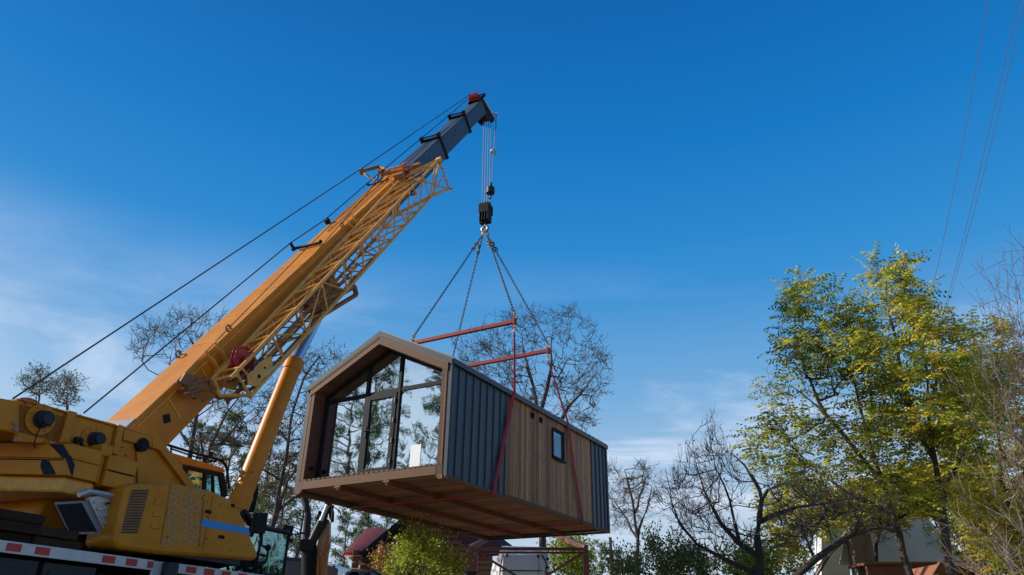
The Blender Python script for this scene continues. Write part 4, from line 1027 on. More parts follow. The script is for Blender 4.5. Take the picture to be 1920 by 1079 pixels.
# -- distant bare tree right of the cabin
st = [stem([(1195,1079),(1194,1010),(1186,940),(1170,880)], 40, .2, .09, root=True), stem([(1194,1010),(1215,940),(1228,890)], 40, .09, .03), stem([(1190,970),(1210,900),(1200,870)], 40, .08, .03, 1), stem([(1194,1010),(1165,960),(1145,925)], 40, .08, .03, 1)]
tg = targets([(1136,880),(1150,858),(1170,900),(1195,865),(1225,868),(1232,895),(1250,900),(1240,950),(1220,990),(1150,995),(1132,940)], 40, 2.5, 520, 16, 60)
bare_tree('bare_tree', 'fine grey leafless tree in the distance just right of the cabin end', 'tree', st, tg, M['bark'], 16, twig=(.2,.6), rtip=.007, rtw=.008, per=1)
# -- old fruit tree with a sawn limb
Y = 11
st = [stem([(1424,1079),(1421,1010),(1426,950),(1428,935)], Y, .13, .10, root=True), stem([(1428,935),(1424,918),(1408,890),(1396,872),(1372,850)], Y, .06, .022), stem([(1425,990),(1450,968),(1490,952),(1545,945),(1600,935)], Y, .045, .015, .6),
      stem([(1414,1060),(1385,1020),(1352,985),(1320,920),(1305,870),(1298,820)], Y, .045, .012, -.3), stem([(1410,1075),(1360,1050),(1310,1025),(1275,985),(1250,915)], Y, .04, .012, .5),
      stem([(1385,1020),(1370,940),(1345,880),(1332,830)], Y, .03, .01, .4), stem([(1428,935),(1440,920),(1480,905),(1510,900)], Y, .05, .02, -.4), stem([(1310,1025),(1262,960),(1247,880)], Y, .02, .008)]
tg = targets([(1248,900),(1262,860),(1285,870),(1278,805),(1300,830),(1318,850),(1330,775),(1348,820),(1372,790),(1368,850),(1390,890),(1405,950),(1420,1000),(1400,1060),(1340,1079),(1290,1040),(1250,990),(1238,940)], Y, 1.2, 190, 17, 26)+targets([(1430,900),(1530,880),(1600,930),(1540,1000),(1440,1040)], Y, .8, 60, 18)
bare_tree('fruit_tree', 'dark leafless fruit tree with a sawn-off thick limb', 'tree', st, tg, M['barkdark'], 17, rtip=.0050, expo=.44, step=.22, twig=(.12,.38), rtw=.0034, rtrunk=.035, jit=.018, up=.75, dead=.03, dsize=.05)
# -- green trees at right
def cbx(p, g): return float(np.clip(g.normal(.46, .2), 0, 1))
Y = 14.5
st = [stem([(1705,1079),(1683,1000),(1655,905),(1628,820),(1600,720),(1575,640)], Y, .10, .03, root=True), stem([(1655,905),(1610,850),(1550,780),(1510,700),(1490,600)], Y, .05, .02, -.5), stem([(1670,960),(1600,930),(1530,880),(1470,820)], Y, .04, .02, .5), stem([(1628,820),(1635,740),(1620,650)], Y, .04, .02, .6), stem([(1550,780),(1480,720),(1450,680)], Y, .03, .015), stem([(1683,1000),(1640,985),(1560,985),(1480,975)], Y, .03, .015, -.4)]
tg = targets([(1385,830),(1405,765),(1435,725),(1428,655),(1465,635),(1455,580),(1490,515),(1520,540),(1560,530),(1590,555),(1625,560),(1680,640),(1690,780),(1660,940),(1560,1010),(1450,970),(1395,900)], Y, 1.3, 720, 21, 120)+targets([(1450,640),(1458,580),(1490,515),(1560,530),(1600,560),(1640,640),(1600,720),(1480,720)], Y, 1.0, 190, 121)
leafy_tree('left-hand green and yellow feather-leaved tree, its trunk leaning left', st, tg, 21, M['leafA'], M['bark'], 2, group='feather-leaved trees', cbf=lambda p, g: float(np.clip(g.normal(.42,.2),0,1)))
Y = 13.5
st = [stem([(1786,1079),(1772,990),(1750,870),(1742,770),(1735,690)], Y, .12, .05, root=True), stem([(1750,870),(1715,790),(1690,700),(1672,600),(1650,500)], Y, .06, .02, .4), stem([(1742,770),(1765,690),(1760,600)], Y, .05, .02, -.4), stem([(1735,690),(1715,600),(1700,520)], Y, .04, .015), stem([(1760,930),(1810,850),(1830,760)], Y, .05, .02, .5), stem([(1772,990),(1700,920),(1640,880)], Y, .04, .02, -.6)]
tg = targets([(1600,640),(1612,600),(1645,600),(1640,560),(1618,490),(1632,458),(1655,500),(1668,530),(1690,480),(1708,472),(1712,520),(1735,525),(1752,550),(1750,600),(1790,575),(1800,620),(1840,640),(1870,760),(1860,900),(1790,950),(1700,960),(1630,900),(1610,760)], Y, 1.3, 700, 22, 120)
leafy_tree('tallest feather-leaved tree with forked dark trunk, yellowing green leaves, centre right', st, tg, 22, M['leafA'], M['bark'], 3, group='feather-leaved trees', cbf=lambda p, g: float(np.clip(g.normal(.52,.2),0,1)))
Y = 16
st = [stem([(1900,1079),(1885,950),(1870,820),(1850,700)], Y, .13, .04, root=True), stem([(1885,950),(1930,860),(1960,760)], Y, .05, .02), stem([(1890,1000),(1840,940),(1800,860)], Y, .05, .02, .6)]
tg = targets([(1780,640),(1830,590),(1880,600),(1925,660),(1990,680),(2000,1075),(1850,1079),(1790,960),(1770,800)], Y, 1.5, 1150, 23, 150)
leafy_tree('yellow-green feather-leaved tree behind the pale twigs at the right edge', st, tg, 23, M['leafA'], M['bark'], 3, group='feather-leaved trees', cbf=lambda p, g: float(np.clip(g.normal(.70,.18),0,1)))
Y = 22
st = [stem([(1640,1079),(1645,1000),(1655,940)], Y, .12, .05, root=True), stem([(1645,1000),(1560,960),(1500,930)], Y, .05, .02), stem([(1645,1000),(1720,950),(1780,920)], Y, .05, .02)]
tg = targets([(1420,960),(1480,900),(1560,910),(1640,870),(1720,880),(1850,860),(1900,960),(1890,1060),(1780,1040),(1740,960),(1640,1000),(1560,950),(1500,1040),(1440,1060)], Y, 1.2, 700, 24, 130)
leafy_tree('low yellow foliage tree growing in front of the white house', st, tg, 24, M['leafA'], M['barkdark'], 3, L=.5, lf=.16, lw=.07, cbf=lambda p, g: float(np.clip(g.normal(.65,.15),0,1)))
# leaning dark limb at the foot of the trees
st = [stem([(1490,1079),(1530,1050),(1565,1025),(1600,1003),(1660,990)], 10, .12, .05, root=True), stem([(1530,1050),(1500,980),(1470,940)], 10, .03, .012), stem([(1600,1003),(1620,960),(1580,920)], 10, .03, .012, .5), stem([(1565,1025),(1545,960),(1552,920)], 10, .025, .01, .3)]
tg = targets([(1440,960),(1520,910),(1620,920),(1700,960),(1660,1030),(1560,1000),(1480,1050)], 10, .7, 220, 25, 40)
bare_tree('fallen_limb_tree', 'thick blackish trunk leaning right at the bottom, before the white house', 'tree', st, tg, M['barkdark'], 25, rtip=.004, step=.2, twig=(.08,.25), rtw=.003, rtrunk=.035, jit=.035)
# pale leafless shrubs at the right edge
def switch(label, base, tips, Y, dY, seed, bark, r0=.016, side=3, group='pale leafless shrubs'):
    g = np.random.default_rng(seed); b, a = MB(), MB(); root = thing('leafless_shrub', label, 'shrub', ground(base[0], Y), group)
    q0 = ground(base[0], Y); q1 = at(*base, Y)
    a.path([q0, q1], [.07,.05], 8)
    for (tx, ty) in tips:
        e = at(tx+g.uniform(-8,8), ty+g.uniform(-8,8), Y+g.uniform(-dY, dY)); p0 = q0+(q1-q0)*g.uniform(.3,1); mid = (p0+e)/2+V(g.normal(0,.12), g.normal(0,.12), .28+g.normal(0,.12))
        pts = [p0*(1-u)**2+mid*2*u*(1-u)+e*u*u+g.normal(0,.018,3) for u in np.linspace(0,1,16)]
        b.path(pts, list(np.linspace(r0, .002, 16)), 4)
        for i in range(4, 15):
            for _ in range(side):
                d = nrm(pts[i+1 if i < 15 else i]-pts[i-1]+g.normal(0,.05,3)); d = nrm(d*1.0+g.normal(0,.45,3)+V(0,0,.1)); l = g.uniform(.15,.6)
                m_ = pts[i]+d*l*.5; e2 = m_+nrm(d+g.normal(0,.25,3)+V(0,0,.15))*l*.5; b.path([pts[i], m_, e2], [.004,.003,.0015], 3)
                q = pts[i]+d*l*g.uniform(.3,.9); b.tube(q, q+nrm(d+g.normal(0,.6,3))*l*.35, .003, .0015, 3, False)
    part('stems', a, bark, root, 0, False, False); part('twigs', b, bark, root, 0, False, False)
g_ = np.random.default_rng(5)
switch('pale arching twigs sweeping up-left in front of the right-hand foliage', (1985,1040), [(g_.uniform(1770,1900), g_.uniform(590,900)) for _ in range(6)], 9, .7, 31, M['barklight'], r0=.010, side=2)
switch('upright purplish bare twigs in the upper right edge against blue sky', (1975,900), [(1845,480),(1862,520),(1880,455),(1896,470),(1915,440),(1930,430),(1870,560),(1840,560),(1905,520),(1950,500),(1890,600)], 9.5, .4, 32, mat('purplish_twig', (.10,.06,.065), .8), r0=.010, side=2)
switch('tangle of grey-white twigs low at the right edge', (1990,1079), [(g_.uniform(1740,1900), g_.uniform(900,1060)) for _ in range(4)], 8.5, .5, 33, mat('grey_twig', (.20,.17,.15), .85), r0=.010)
# -- pines: three shapes copied through the background
def pine(label, loc, H, seed, bare=.35, spread=2.0, dens=1.0):
    g = np.random.default_rng(seed); a, b, f = MB(), MB(), MB(); loc = np.array(loc); root = thing('pine_tree', label, 'tree', loc, 'pine trees behind the crane')
    lean = V(g.normal(0,.3), g.normal(0,.3), 0); top = loc+V(0,0,H)+lean
    pts = [loc+(top-loc)*u+V(g.normal(0,.05), g.normal(0,.05), 0) for u in np.linspace(0,1,12)]; a.path(pts, list(np.linspace(.17*H/12, .02, 12)), 8)
    nb_ = int(46*dens)
    for k in range(nb_):
        u = bare+(1-bare)*(k+g.random())/nb_; p = loc+(top-loc)*u; an = g.uniform(0, 2*math.pi); L_ = spread*(1-((u-bare)/(1-bare))**1.6*.8)*g.uniform(.55,1.15)
        d = V(math.cos(an), math.sin(an), g.uniform(-.05,.5)); q = [p, p+d*L_*.5, p+d*L_+V(0,0,.18*L_)]
        b.path(q, [.035,.025,.01], 4)
        for _ in range(int(9*dens)):
            t = g.uniform(.35,1.05); c = (q[0]*(1-t)+q[2]*t)+g.normal(0,.16,3)*V(1,1,.6); cc = float(np.clip(g.normal(.5,.22),0,1))
            for _ in range(15):
                dd = nrm(g.normal(0,1,3)+V(0,0,.7)+d*.4); leafquad(f, c+g.normal(0,.07,3), g, g.uniform(.16,.30), .045, cc, dd)
    part('trunk', a, M['barkpine'], root, 0, 'all', False); part('branches', b, M['barkpine'], root, 0, False, False); part('needles', f, M['needle'], root, 0, False, False)
    return root
def gp(px, Y): return ground(px, Y)
def H_for(px, py, Y): return at(px, py, Y)[2]-GZ
pr = [pine('scots pine showing between the boom and the operator cab, tall', gp(400,40), H_for(400,775,40), 41, .35, 2.6), pine('scots pine right of the operator cab, just left of the cylinder', gp(470,44), H_for(470,790,44), 42, .3, 3.0), pine('young pointed pine under the cabin left of the tiled roof', gp(668,62), H_for(668,960,62), 43, .12, 2.6, 1.1)]
def pc(i, label, px, py, Y, wid=1):
    H0 = [H_for(400,775,40), H_for(470,790,44), H_for(668,960,62)][i]; s_ = H_for(px, py, Y)/H0
    copy_tree(pr[i], label, gp(px, Y), (s_*wid, s_*wid, s_), random.uniform(0, 6.28))
for a in ((1,'pine behind the cab roof rails, half hidden by the leaning trunk',435,812,46),(0,'pine crown just right of the hydraulic cylinder',515,850,42),(1,'dark pine between the rusty oak and the thick grey trunk',548,880,48),(0,'low pine behind the driver cab mirror',490,905,36),
          (2,'second pine under the cabin, left of the red tiled roof',640,955,58),(2,'narrow pine directly above the red tiled roof',684,962,66),(1,'pine crown touching the underside of the cabin over the roof ridge',722,968,64),(0,'pine standing behind the oil cooler and cab, far left of the cylinder',330,800,48),
          (2,'small distant pine beside the utility pole',1128,1018,75)): pc(*a)
def thin_pine(label, px, py, poly, Y, seed):
    st = [stem([(px, 900), (px, py+60), (px+3, py+8)], Y, .2, .05, root=True)]; tg = targets(poly, Y, 2.0, 150, seed)
    t = Tree(st, tg, .5, .012, .45, seed); a, b, f = MB(), MB(), MB(); t.mesh(a, b, .06); ends = t.twigs(b, .03, 1, (.3,.7), .011, .2, 1); root = thing('pine_tree', label, 'tree', st[0][0][0], 'pine trees behind the crane'); g = t.g
    for e in ends:
        if g.random() < .35:
            for _ in range(3): leafquad(f, e+g.normal(0,.08,3), g, .26, .06, float(g.random()*.6), nrm(g.normal(0,1,3)+V(0,0,.5)))
    part('trunk', a, M['barkpine'], root, 0, 'all', False); part('branches', b, M['barkpine'], root, 0, False, False); part('needles', f, M['needle'], root, 0, False, False)
thin_pine('thin distant pine above the hoist housing, left of the pair', 72, 700, [(38,712),(62,690),(95,700),(98,735),(60,745)], 52, 51)
thin_pine('thin distant pine above the hoist housing, right of the pair', 125, 705, [(95,725),(115,700),(150,712),(156,728),(140,760),(100,758)], 50, 52)
# pines left of the scene, which the glass front mirrors
for k, (x, y, s_, i) in enumerate(((-19,5.5,1.45,0),(-24,9.0,1.6,1),(-16.5,1.5,1.3,1),(-27,3.5,1.7,0),(-31,8,1.8,1),(-22,-2,1.5,0))):
    copy_tree(pr[i], ['pine mirrored in the left glass pane','pine mirrored above the glass door','pine mirrored in the right glass pane','pine mirrored at the left of the glass door','pine mirrored in the upper left triangle pane','pine mirrored low in the right pane'][k], (x, y, GZ), (s_*.62, s_*.62, s_*.78), k*1.3)
# ------------------------------------------------------------------ shrubs and hedges
def bush(name, label, poly, Y, dY, seed, leaf, n=260, per=26, l=.07, w=.045, cb=(.5,.25), rad=.16, group=None, cat='bush', shoots=110):
    g = np.random.default_rng(seed); tg = targets(poly, Y, dY, n, seed, max(8, n//9)); cx_ = sum(p[0] for p in poly)/len(poly)
    st = []; b0 = ground(cx_, Y)
    top = at(cx_, min(p[1] for p in poly)+60, Y); st.append(([b0, (b0+top)/2, top], .05, .015))
    t = Tree(st, tg, .3, .005, .45, seed, lowbias=1.2); a, b, f = MB(), MB(), MB(); t.mesh(a, b, .03)
    root = thing(name, label, cat, b0, group)
    for p in tg:
        c0 = float(np.clip(g.normal(cb[0], cb[1]*.6), 0, 1))
        kk = int(per*g.uniform(.25,1.5))
        for _ in range(kk): leafquad(f, p+g.normal(0, rad, 3)*V(.8,.8,1.4), g, l*g.uniform(.7,1.2), w, float(np.clip(g.normal(c0, cb[1]*.5), 0, 1)), nrm(g.normal(0,1,3)+V(0,0,-.3)))
    for _ in range(shoots):
        p = tg[g.integers(len(tg))]; d = nrm(p-(b0+V(0,0,1.2))+g.normal(0,.5,3)); L_ = g.uniform(.3,.85); b.tube(p, p+d*L_, .006, .003, 3, False)
        for k in range(9): leafquad(f, p+d*L_*(k/9)+g.normal(0,.03,3), g, l*1.2, w*1.1, float(np.clip(g.normal(cb[0]+.15, .2), 0, 1)), nrm(d*.4+g.normal(0,1,3)))
    part('stems', a, M['bark'], root, 0, False, False); part('branches', b, M['bark'], root, 0, False, False); part('foliage', f, leaf, root, 0, False, False)
bush('bush', 'bright yellow-green bush in sun beneath the cabin', [(716,1079),(728,1060),(744,1050),(742,1028),(760,1024),(758,1004),(774,1008),(784,994),(796,1012),(812,1006),(818,1030),(836,1026),(838,1050),(856,1052),(864,1079)], 19, 1.2, 61, M['leafB'], 330, 22, rad=.11)
bush('bush', 'broad green bush along the bottom right of the steel stand', [(1128,1079),(1150,1048),(1190,1040),(1225,1015),(1260,1010),(1300,1035),(1345,1050),(1350,1079)], 20, 1.4, 62, M['leafC'], 360, 24, cb=(.6,.3), rad=.13)
bush('bush', 'yellowing bush behind the steel stand, right of the white van', [(1030,1079),(1035,1035),(1055,1015),(1085,1030),(1110,1050),(1130,1079)], 30, 1.5, 63, M['leafB'], 160, 26, l=.13, w=.08, rad=.3, cb=(.35,.3))
bush('bush', 'orange autumn bush in front of the log house corner', [(700,1079),(706,1060),(716,1040),(724,1060),(728,1079)], 26, .6, 64, leafmat('orange_leaf', [(0,(.25,.10,.03)),(1,(.5,.26,.05))]), 40, 22, l=.09)
bush('bush', 'low bush under the sumac trees beside the fruit tree trunk', [(1340,1079),(1380,1050),(1440,1045),(1500,1060),(1530,1079)], 17, 1.2, 65, M['leafB'], 160, 26, cb=(.35,.3))
bush('bush', 'dark green thicket in the bottom right corner', [(1800,1079),(1840,1010),(1900,960),(1990,950),(2000,1079)], 18, 1.5, 66, M['leafC'], 300, 26, cb=(.5,.3), l=.1, w=.06, rad=.25)
# far woodland floor: one mass nobody could count
g_ = np.random.default_rng(9); fb = MB()
for _ in range(2600):
    px = g_.uniform(330, 1360); Yf = g_.uniform(46, 80); zt_ = (3.6+1.5*math.sin(px*.021)+math.sin(px*.057)) if px < 660 else (2.4+.7*math.sin(px*.03)); p = gp(px, Yf); p[2] = GZ+g_.uniform(0, 1)**.7*max(1, zt_*Yf/60); cc = float(np.clip(g_.normal(.45,.25),0,1))
    for _ in range(14): leafquad(fb, p+g_.normal(0,.45,3), g_, g_.uniform(.2,.5), .16, cc)
structure('woodland_undergrowth', fb, leafmat('undergrowth_leaf', [(0,(.04,.05,.02)),(.5,(.10,.10,.035)),(1,(.24,.14,.05))]), 'stuff')
#PART4B
# ------------------------------------------------------------------ loader arm under the cabin corner
Yl = 19.5
def L_(x, y, d=0): return at(440+x/5.333, 880+y/5.333, Yl+d)
ld = thing('crane_loader', 'dark hydraulic loader arm with beige boom standing under the cabin corner', 'loader', ground(585, Yl))
mb = MB(); mb.tube(L_(735,1400), L_(735,745), .17, n=16); mb.box(Frame(L_(745,760), V(1,0,0), V(0,1,0), Z3), -.2, .14, -.2, .2, -.15, .12); mb.path([L_(800,760), L_(810,820), L_(795,1100)], .05, 6); mb.path([L_(690,780), L_(685,900), L_(672,980), L_(690,1100)], .02, 6)
part('column', mb, M['black'], ld, .01)
mb = MB(); mb.prism([L_(790,1300,.25), L_(790,870,.25), L_(875,560,.25), L_(945,520,.25), L_(940,760,.25), L_(920,860,.25), L_(895,1100,.25), L_(895,1300,.25)], V(0,.25,0)); part('main_boom', mb, M['beige'], ld, .01)
mb = MB(); mb.prism([L_(842,880,.2), L_(930,860,.2), L_(905,1300,.2), L_(825,1300,.2)], V(0,.06,0)); mb.prism([L_(870,870,.22), L_(925,640,.22), L_(945,520,.22), L_(935,840,.22)], V(0,.05,0)); part('boom_plate', mb, M['orange'], ld)
mb = MB(); mb.tube(L_(765,730), L_(865,520), .095, n=16); mb.tube(L_(800,715,.1), L_(925,500,.1), .07, n=12); part('lift_cylinder', mb, M['darkgrey'], ld, 0, True)
mb = MB(); mb.tube(L_(865,520), L_(930,360), .06, n=14); part('lift_rod', mb, M['chrome'], ld, 0, True)
mb = MB(); mb.bar(L_(880,560,.1), L_(945,300,.1), .16, .12); mb.bar(L_(945,300,.1), L_(970,500,.1), .10, .10); mb.bar(L_(812,560,.1), L_(850,420,.1), .05, .05); mb.bar(L_(850,420,.1), L_(870,480,.1), .05, .05); mb.bar(L_(910,340,.1), L_(1010,250,.2), .14, .12)
for k in range(5): mb.path([L_(960+k*7,360,-.1), L_(990-k*6,430+k*22,-.15), L_(985-k*4,530,-.1)], .02, 5)
part('outer_arm', mb, M['black'], ld, .008)
mb = MB(); mb.path([L_(985,375), L_(1040,410), L_(1082,500), L_(1080,590), L_(1030,670), L_(960,730), L_(930,800)], .013, 5); part('hose_loop', mb, M['rubber'], ld)
# ------------------------------------------------------------------ red-oxide stand under the cabin
Ys = 24.0
def S_(x, y, d=0): return at(780+x/4.8, 940+y/4.8, Ys+d)
sx = V(math.cos(R(-1)), math.sin(R(-1)), 0)
sdn = thing('steel_stand', 'red-brown steel stand with crossed braces behind the cabin', 'stand', ground(990, Ys))
for x, w_ in ((508,.26),(1527,.13)):
    mb = MB(); top = S_(x, 430); bt = top.copy(); bt[2] = GZ; mb.bar(bt, top, w_*1.3, w_*1.3); part('post', mb, M['brownsteel'], sdn, .006)
mb = MB(); mb.bar(S_(470,428), S_(1540,432), .10, .09); mb.bar(S_(560,462,.5), S_(1500,465,.5), .09, .06); part('cross_beam', mb, M['brownsteel'], sdn, .005)
mb = MB(); mb.bar(S_(560,462), S_(1010,740), .07, .07); mb.bar(S_(1527,450), S_(1000,780,.1), .08, .08); part('brace', mb, M['brownsteel'], sdn, .004)
mb = MB(); mb.bar(S_(490,420), S_(680,320,1.2), .16, .15); mb.bar(S_(1530,420), S_(1240,300,1.4), .16, .15); mb.bar(S_(680,320,1.2), S_(1240,300,1.4), .12, .12); part('raked_arm', mb, M['brownsteel'], sdn, .006)
mb = MB(); q = S_(492,650); mb.tube(q-V(0,0,2), q, .22, n=20); mb.tube(q, q+V(0,0,.03), .25, n=20); part('footing_sleeve', mb, M['darkgrey'], sdn)
# ------------------------------------------------------------------ white van
Yv = 25.4
def V_(x, y, d=0): return at(780+x/4.8, 940+y/4.8, Yv+d)
van = thing('white_van', 'white high-roofed van parked behind the steel stand', 'van', ground(985, Yv+1))
p0, p1, p2, p3 = V_(775,470), V_(1195,470), V_(1210,620), V_(765,620)
def down(p): q = p.copy(); q[2] = GZ+.35; return q
mb = MB(); mb.prism([p0, p1, p2, down(p2), down(p3), p3], V(-.2,5.0,0)); mb.prism([V_(765,400,.25), V_(1180,412,.25), V_(1195,468,.02), V_(775,468,.02)], V(-.2,4.4,0)); part('body', mb, M['white'], van, .06, True)
mb = MB(); a = V_(765,470,-.0); mb.prism([V_(700,545,.9), V_(750,478,.4), V_(748,900,.4), V_(660,900,.9), V_(675,600,.9)], V(0,.8,0)); part('side_body', mb, M['white'], van, .03)
mb = MB(); mb.bar(V_(770,625,-.01), V_(1140,628,-.01), .02, .03); mb.path([V_(785,475,-.02), V_(768,560,-.02), V_(760,640,-.02)], .02, 5); mb.path([V_(1130,478,-.02), V_(1175,560,-.02), V_(1165,650,-.02)], .02, 5); mb.box(Frame(V_(820,480,-.02), V(1,0,0), V(0,1,0), Z3), -.03, .03, -.01, .01, -.08, .02); mb.box(Frame(V_(1100,487,-.02), V(1,0,0), V(0,1,0), Z3), -.03, .03, -.01, .01, -.08, .02); mb.box(Frame(V_(980,560,-.02), V(1,0,0), V(0,1,0), Z3), .45, .46, 0, .01, -2, .3)
part('door_seals', mb, M['rubber'], van)
mb = MB(); mb.prism([V_(676,590,.88), V_(715,575,.88), V_(712,610,.88), V_(674,630,.88)], V(0,-.01,0)); part('side_window', mb, M['glass2'], van)
mb = MB()
for y_ in (520, 600, 650): mb.box(Frame(V_(1185,y_,-.03), V(1,0,0), V(0,1,0), Z3), -.05, .05, -.02, .02, -.03, .03)
part('hinges', mb, M['black'], van)
for s in (p3, p2):
    for dy in (.9, 4.0):
        mb = MB(); c = V(s[0]+(.2 if s is p3 else -.2), s[1]+dy, GZ+.36); mb.ring(c, V(1,0,0), .26, .10, 24, 8); w_ = part('wheel', mb, M['rubber'], van, 0, True); mb = MB(); mb.tube(c-V(.08,0,0), c+V(.08,0,0), .2, n=16); part('rim', mb, M['grey'], w_)
# small white van, panel trailer and dark car at the bottom
def boxcar(name, label, cat, pix, Y, dep, bodym, extra=None):
    t = thing(name, label, cat, ground(sum(p[0] for p in pix)/len(pix), Y)); P = [at(x, y, Y) for x, y in pix]; P = P+[down(P[-1]), down(P[0])]
    mb = MB(); mb.prism(P, V(.3, dep, 0)); part('body', mb, bodym, t, .05, True)
    if extra: extra(t, P)
    for x_ in (P[0][0]+.4, P[-3][0]-.4):
        mb = MB(); c = V(x_, Y-.02, GZ+.35); mb.ring(c, V(0,1,0), .25, .09, 24, 8); part('wheel', mb, M['rubber'], t, 0, True)
    return t
def ex1(t, P):
    mb = MB(); mb.prism([at(x, y, 33.98) for x, y in ((624,1070),(623,1062),(628,1060),(629,1070))], V(0,.01,0)); part('tail_lamp', mb, M['black'], t)
boxcar('delivery_van', 'small white van half hidden right of the loader arm', 'van', [(604,1066),(606,1060),(612,1056),(626,1057),(629,1062),(630,1075)], 34, 3, M['white'], ex1)
def ex2(t, P):
    mb = MB(); mb.prism([at(x, y, 21.97) for x, y in ((536,1045),(575,1046),(575,1052),(536,1051))], V(0,.02,0)); part('top_rail', mb, M['flashing'], t, .004)
boxcar('box_trailer', 'plum-brown box trailer behind the driver cab', 'trailer', [(505,1045),(575,1046)], 22, 3, M['tealpaint'], ex2)
def ex3(t, P):
    mb = MB(); mb.prism([at(x, y, 15.97) for x, y in ((652,1077),(660,1072),(674,1071),(674,1079),(652,1079))], V(0,.02,0)); part('rear_window', mb, M['glass2'], t, .004)
    mb = MB(); mb.prism([at(x, y, 15.96) for x, y in ((683,1074),(694,1073),(694,1079),(683,1079))], V(0,.02,0)); part('side_vent', mb, M['black'], t)
boxcar('dark_car', 'dark car roof just showing left of the yellow-green bush', 'car', [(640,1079),(650,1070),(676,1068),(680,1066),(700,1068),(716,1079)], 16, 2, M['carpaint'], ex3)
# ------------------------------------------------------------------ log house with the red tiled roof
def G_(x, y, Y): return at(440+x/5.333, 880+y/5.333, Y)
lh = thing('log_house', 'dark log house with red tiled roof under the lifted cabin', 'house', ground(760, 33))
mb = MB(); e0, e1, r1_, r0_ = G_(1100,858,29.5), G_(1262,842,28.3), G_(1518,612,31), G_(1330,612,32.2)
nrm_t = nrm(np.cross(e1-e0, r0_-e0)); nrm_t = nrm_t if nrm_t[2] > 0 else -nrm_t
for k in range(9):
    u0, u1 = k/9, (k+.62)/9; a, b, c, d = lerp(e0,e1,u0), lerp(e0,e1,u1), lerp(r0_,r1_,u1), lerp(r0_,r1_,u0)
    mb.prism([a, b, c, d], -nrm_t*.05, random.random()); mb.tube(lerp(a,b,.5)+nrm_t*.02, lerp(c,d,.5)+nrm_t*.03, .085, n=6)
mb.prism([e0, e1, r1_, r0_], -nrm_t*.09)
mb.tube(lerp(e0,r0_,.62)+nrm_t*.03, lerp(e1,r1_,.62)+nrm_t*.03, .03, n=6)
part('tiled_roof', mb, M['tile'], lh)
mb = MB(); 
for k in range(10):
    u0, u1 = k/10, (k+.85)/10; a, b = G_(1100,862,29.3), G_(1345,858,28.2); c, d = G_(1235,818,29.2), G_(1118,815,30.2); mb.prism([lerp(a,b,u0), lerp(a,b,u1), lerp(d,c,u1), lerp(d,c,u0)], V(0,0,-.05), random.random())
part('porch_roof', mb, M['tile'], lh)
mb = MB(); mb.prism([G_(1240,842,27.9), G_(1650,500,27.9), G_(1700,520,27.9), G_(1275,872,27.9)], V(.3,.9,0)); mb.prism([G_(1650,500,27.9), G_(1930,350,27.9), G_(2600,640,27.9), G_(2580,690,27.9), G_(1930,410,27.9), G_(1700,520,27.9)], V(.3,.9,0)); part('gable_board', mb, M['black'], lh, .01)
mb = MB(); top = G_(1660,560,28.5); zbase = GZ
zz_ = GZ; gx0 = G_(1262,900,28.5); k = 0
while zz_ < top[2]+1.5:
    f_ = max(0, (zz_-gx0[2]-.1)/(top[2]-gx0[2])); xl = gx0[0]+(G_(1660,560,28.5)[0]-gx0[0])*f_
    mb.tube(V(xl, 28.6, zz_+.11), V(G_(2350,900,28.5)[0]-(.9*f_ if f_ > 0 else 0), 28.6, zz_+.11), .12, n=8, c=random.random()); zz_ += .22
part('log_wall', mb, M['log'], lh, 0, True)
mb = MB(); zz_ = GZ; a_ = G_(1180,900,29.0)
while zz_ < G_(1200,850,29.0)[2]: mb.tube(V(a_[0], 30.0, zz_+.1), V(a_[0], 32, zz_+.1), .11, n=8, c=random.random()); mb.tube(V(a_[0]-.1, 29.9, zz_+.1), V(gx0[0], 29.0, zz_+.1), .11, n=8, c=random.random()); zz_ += .22
part('side_log_wall', mb, M['log'], lh, 0, True)
for px_ in (1215, 1385):
    mb = MB(); p = G_(px_, 860, 28.4); q = p.copy(); q[2] = GZ; zz_ = GZ
    while zz_ < p[2]: mb.box(Frame(V(p[0], 28.35, zz_), V(1,0,0), V(0,1,0), Z3), -.08-.04*random.random(), .09+.04*random.random(), -.12, .12, 0, .19, .9); zz_ += .22
    part('log_corner', mb, M['trim'], lh, .03)
mb = MB(); mb.prism([at(848,1005,31), at(862,1000,31), at(915,1005,31), at(965,1042,31), at(870,1045,31)], V(.2,1.0,.3)); part('side_roof', mb, M['purpletile'], lh, .01)
mb = MB(); zz_ = at(870,1079,32)[2]-2.5
while zz_ < at(870,1020,32)[2]: mb.tube(V(at(800,1020,32)[0], 31.2, zz_), V(at(925,1020,32)[0], 31.2, zz_), .11, n=8, c=.7+.3*random.random()); zz_ += .21
part('rear_log_wall', mb, M['log'], lh, 0, True)
# plum block building behind the crane
mb = MB(); bwp = at(92, 925, 17); bw0 = at(-420, 925, 17)
F_ = Frame(V(bw0[0], 17, GZ), V(1,0,0), V(0,1,0), Z3); wl = bwp[0]-bw0[0]; hh_ = bwp[2]-GZ; zz_ = 0
while zz_ < hh_-.1:
    x_ = -(.2 if int(zz_/.25) % 2 else 0)
    while x_ < wl: mb.box(F_, max(0, x_)+.004, min(wl, x_+.5)-.004, 0, .3, zz_+.004, zz_+.246, random.random()); x_ += .5
    zz_ += .25
mb.box(F_, 0, wl, .01, 4, 0, hh_-.12)
bl = thing('block_building', 'low plum-coloured block building behind the rear of the crane', 'building', V(bw0[0]+wl/2, 17, GZ)); part('block_wall', mb, M['darkwall'], bl)
mb = MB(); mb.box(F_, -.1, wl+.12, -.12, 4.1, hh_-.12, hh_-.02); part('flat_roof', mb, M['black'], bl, .01)
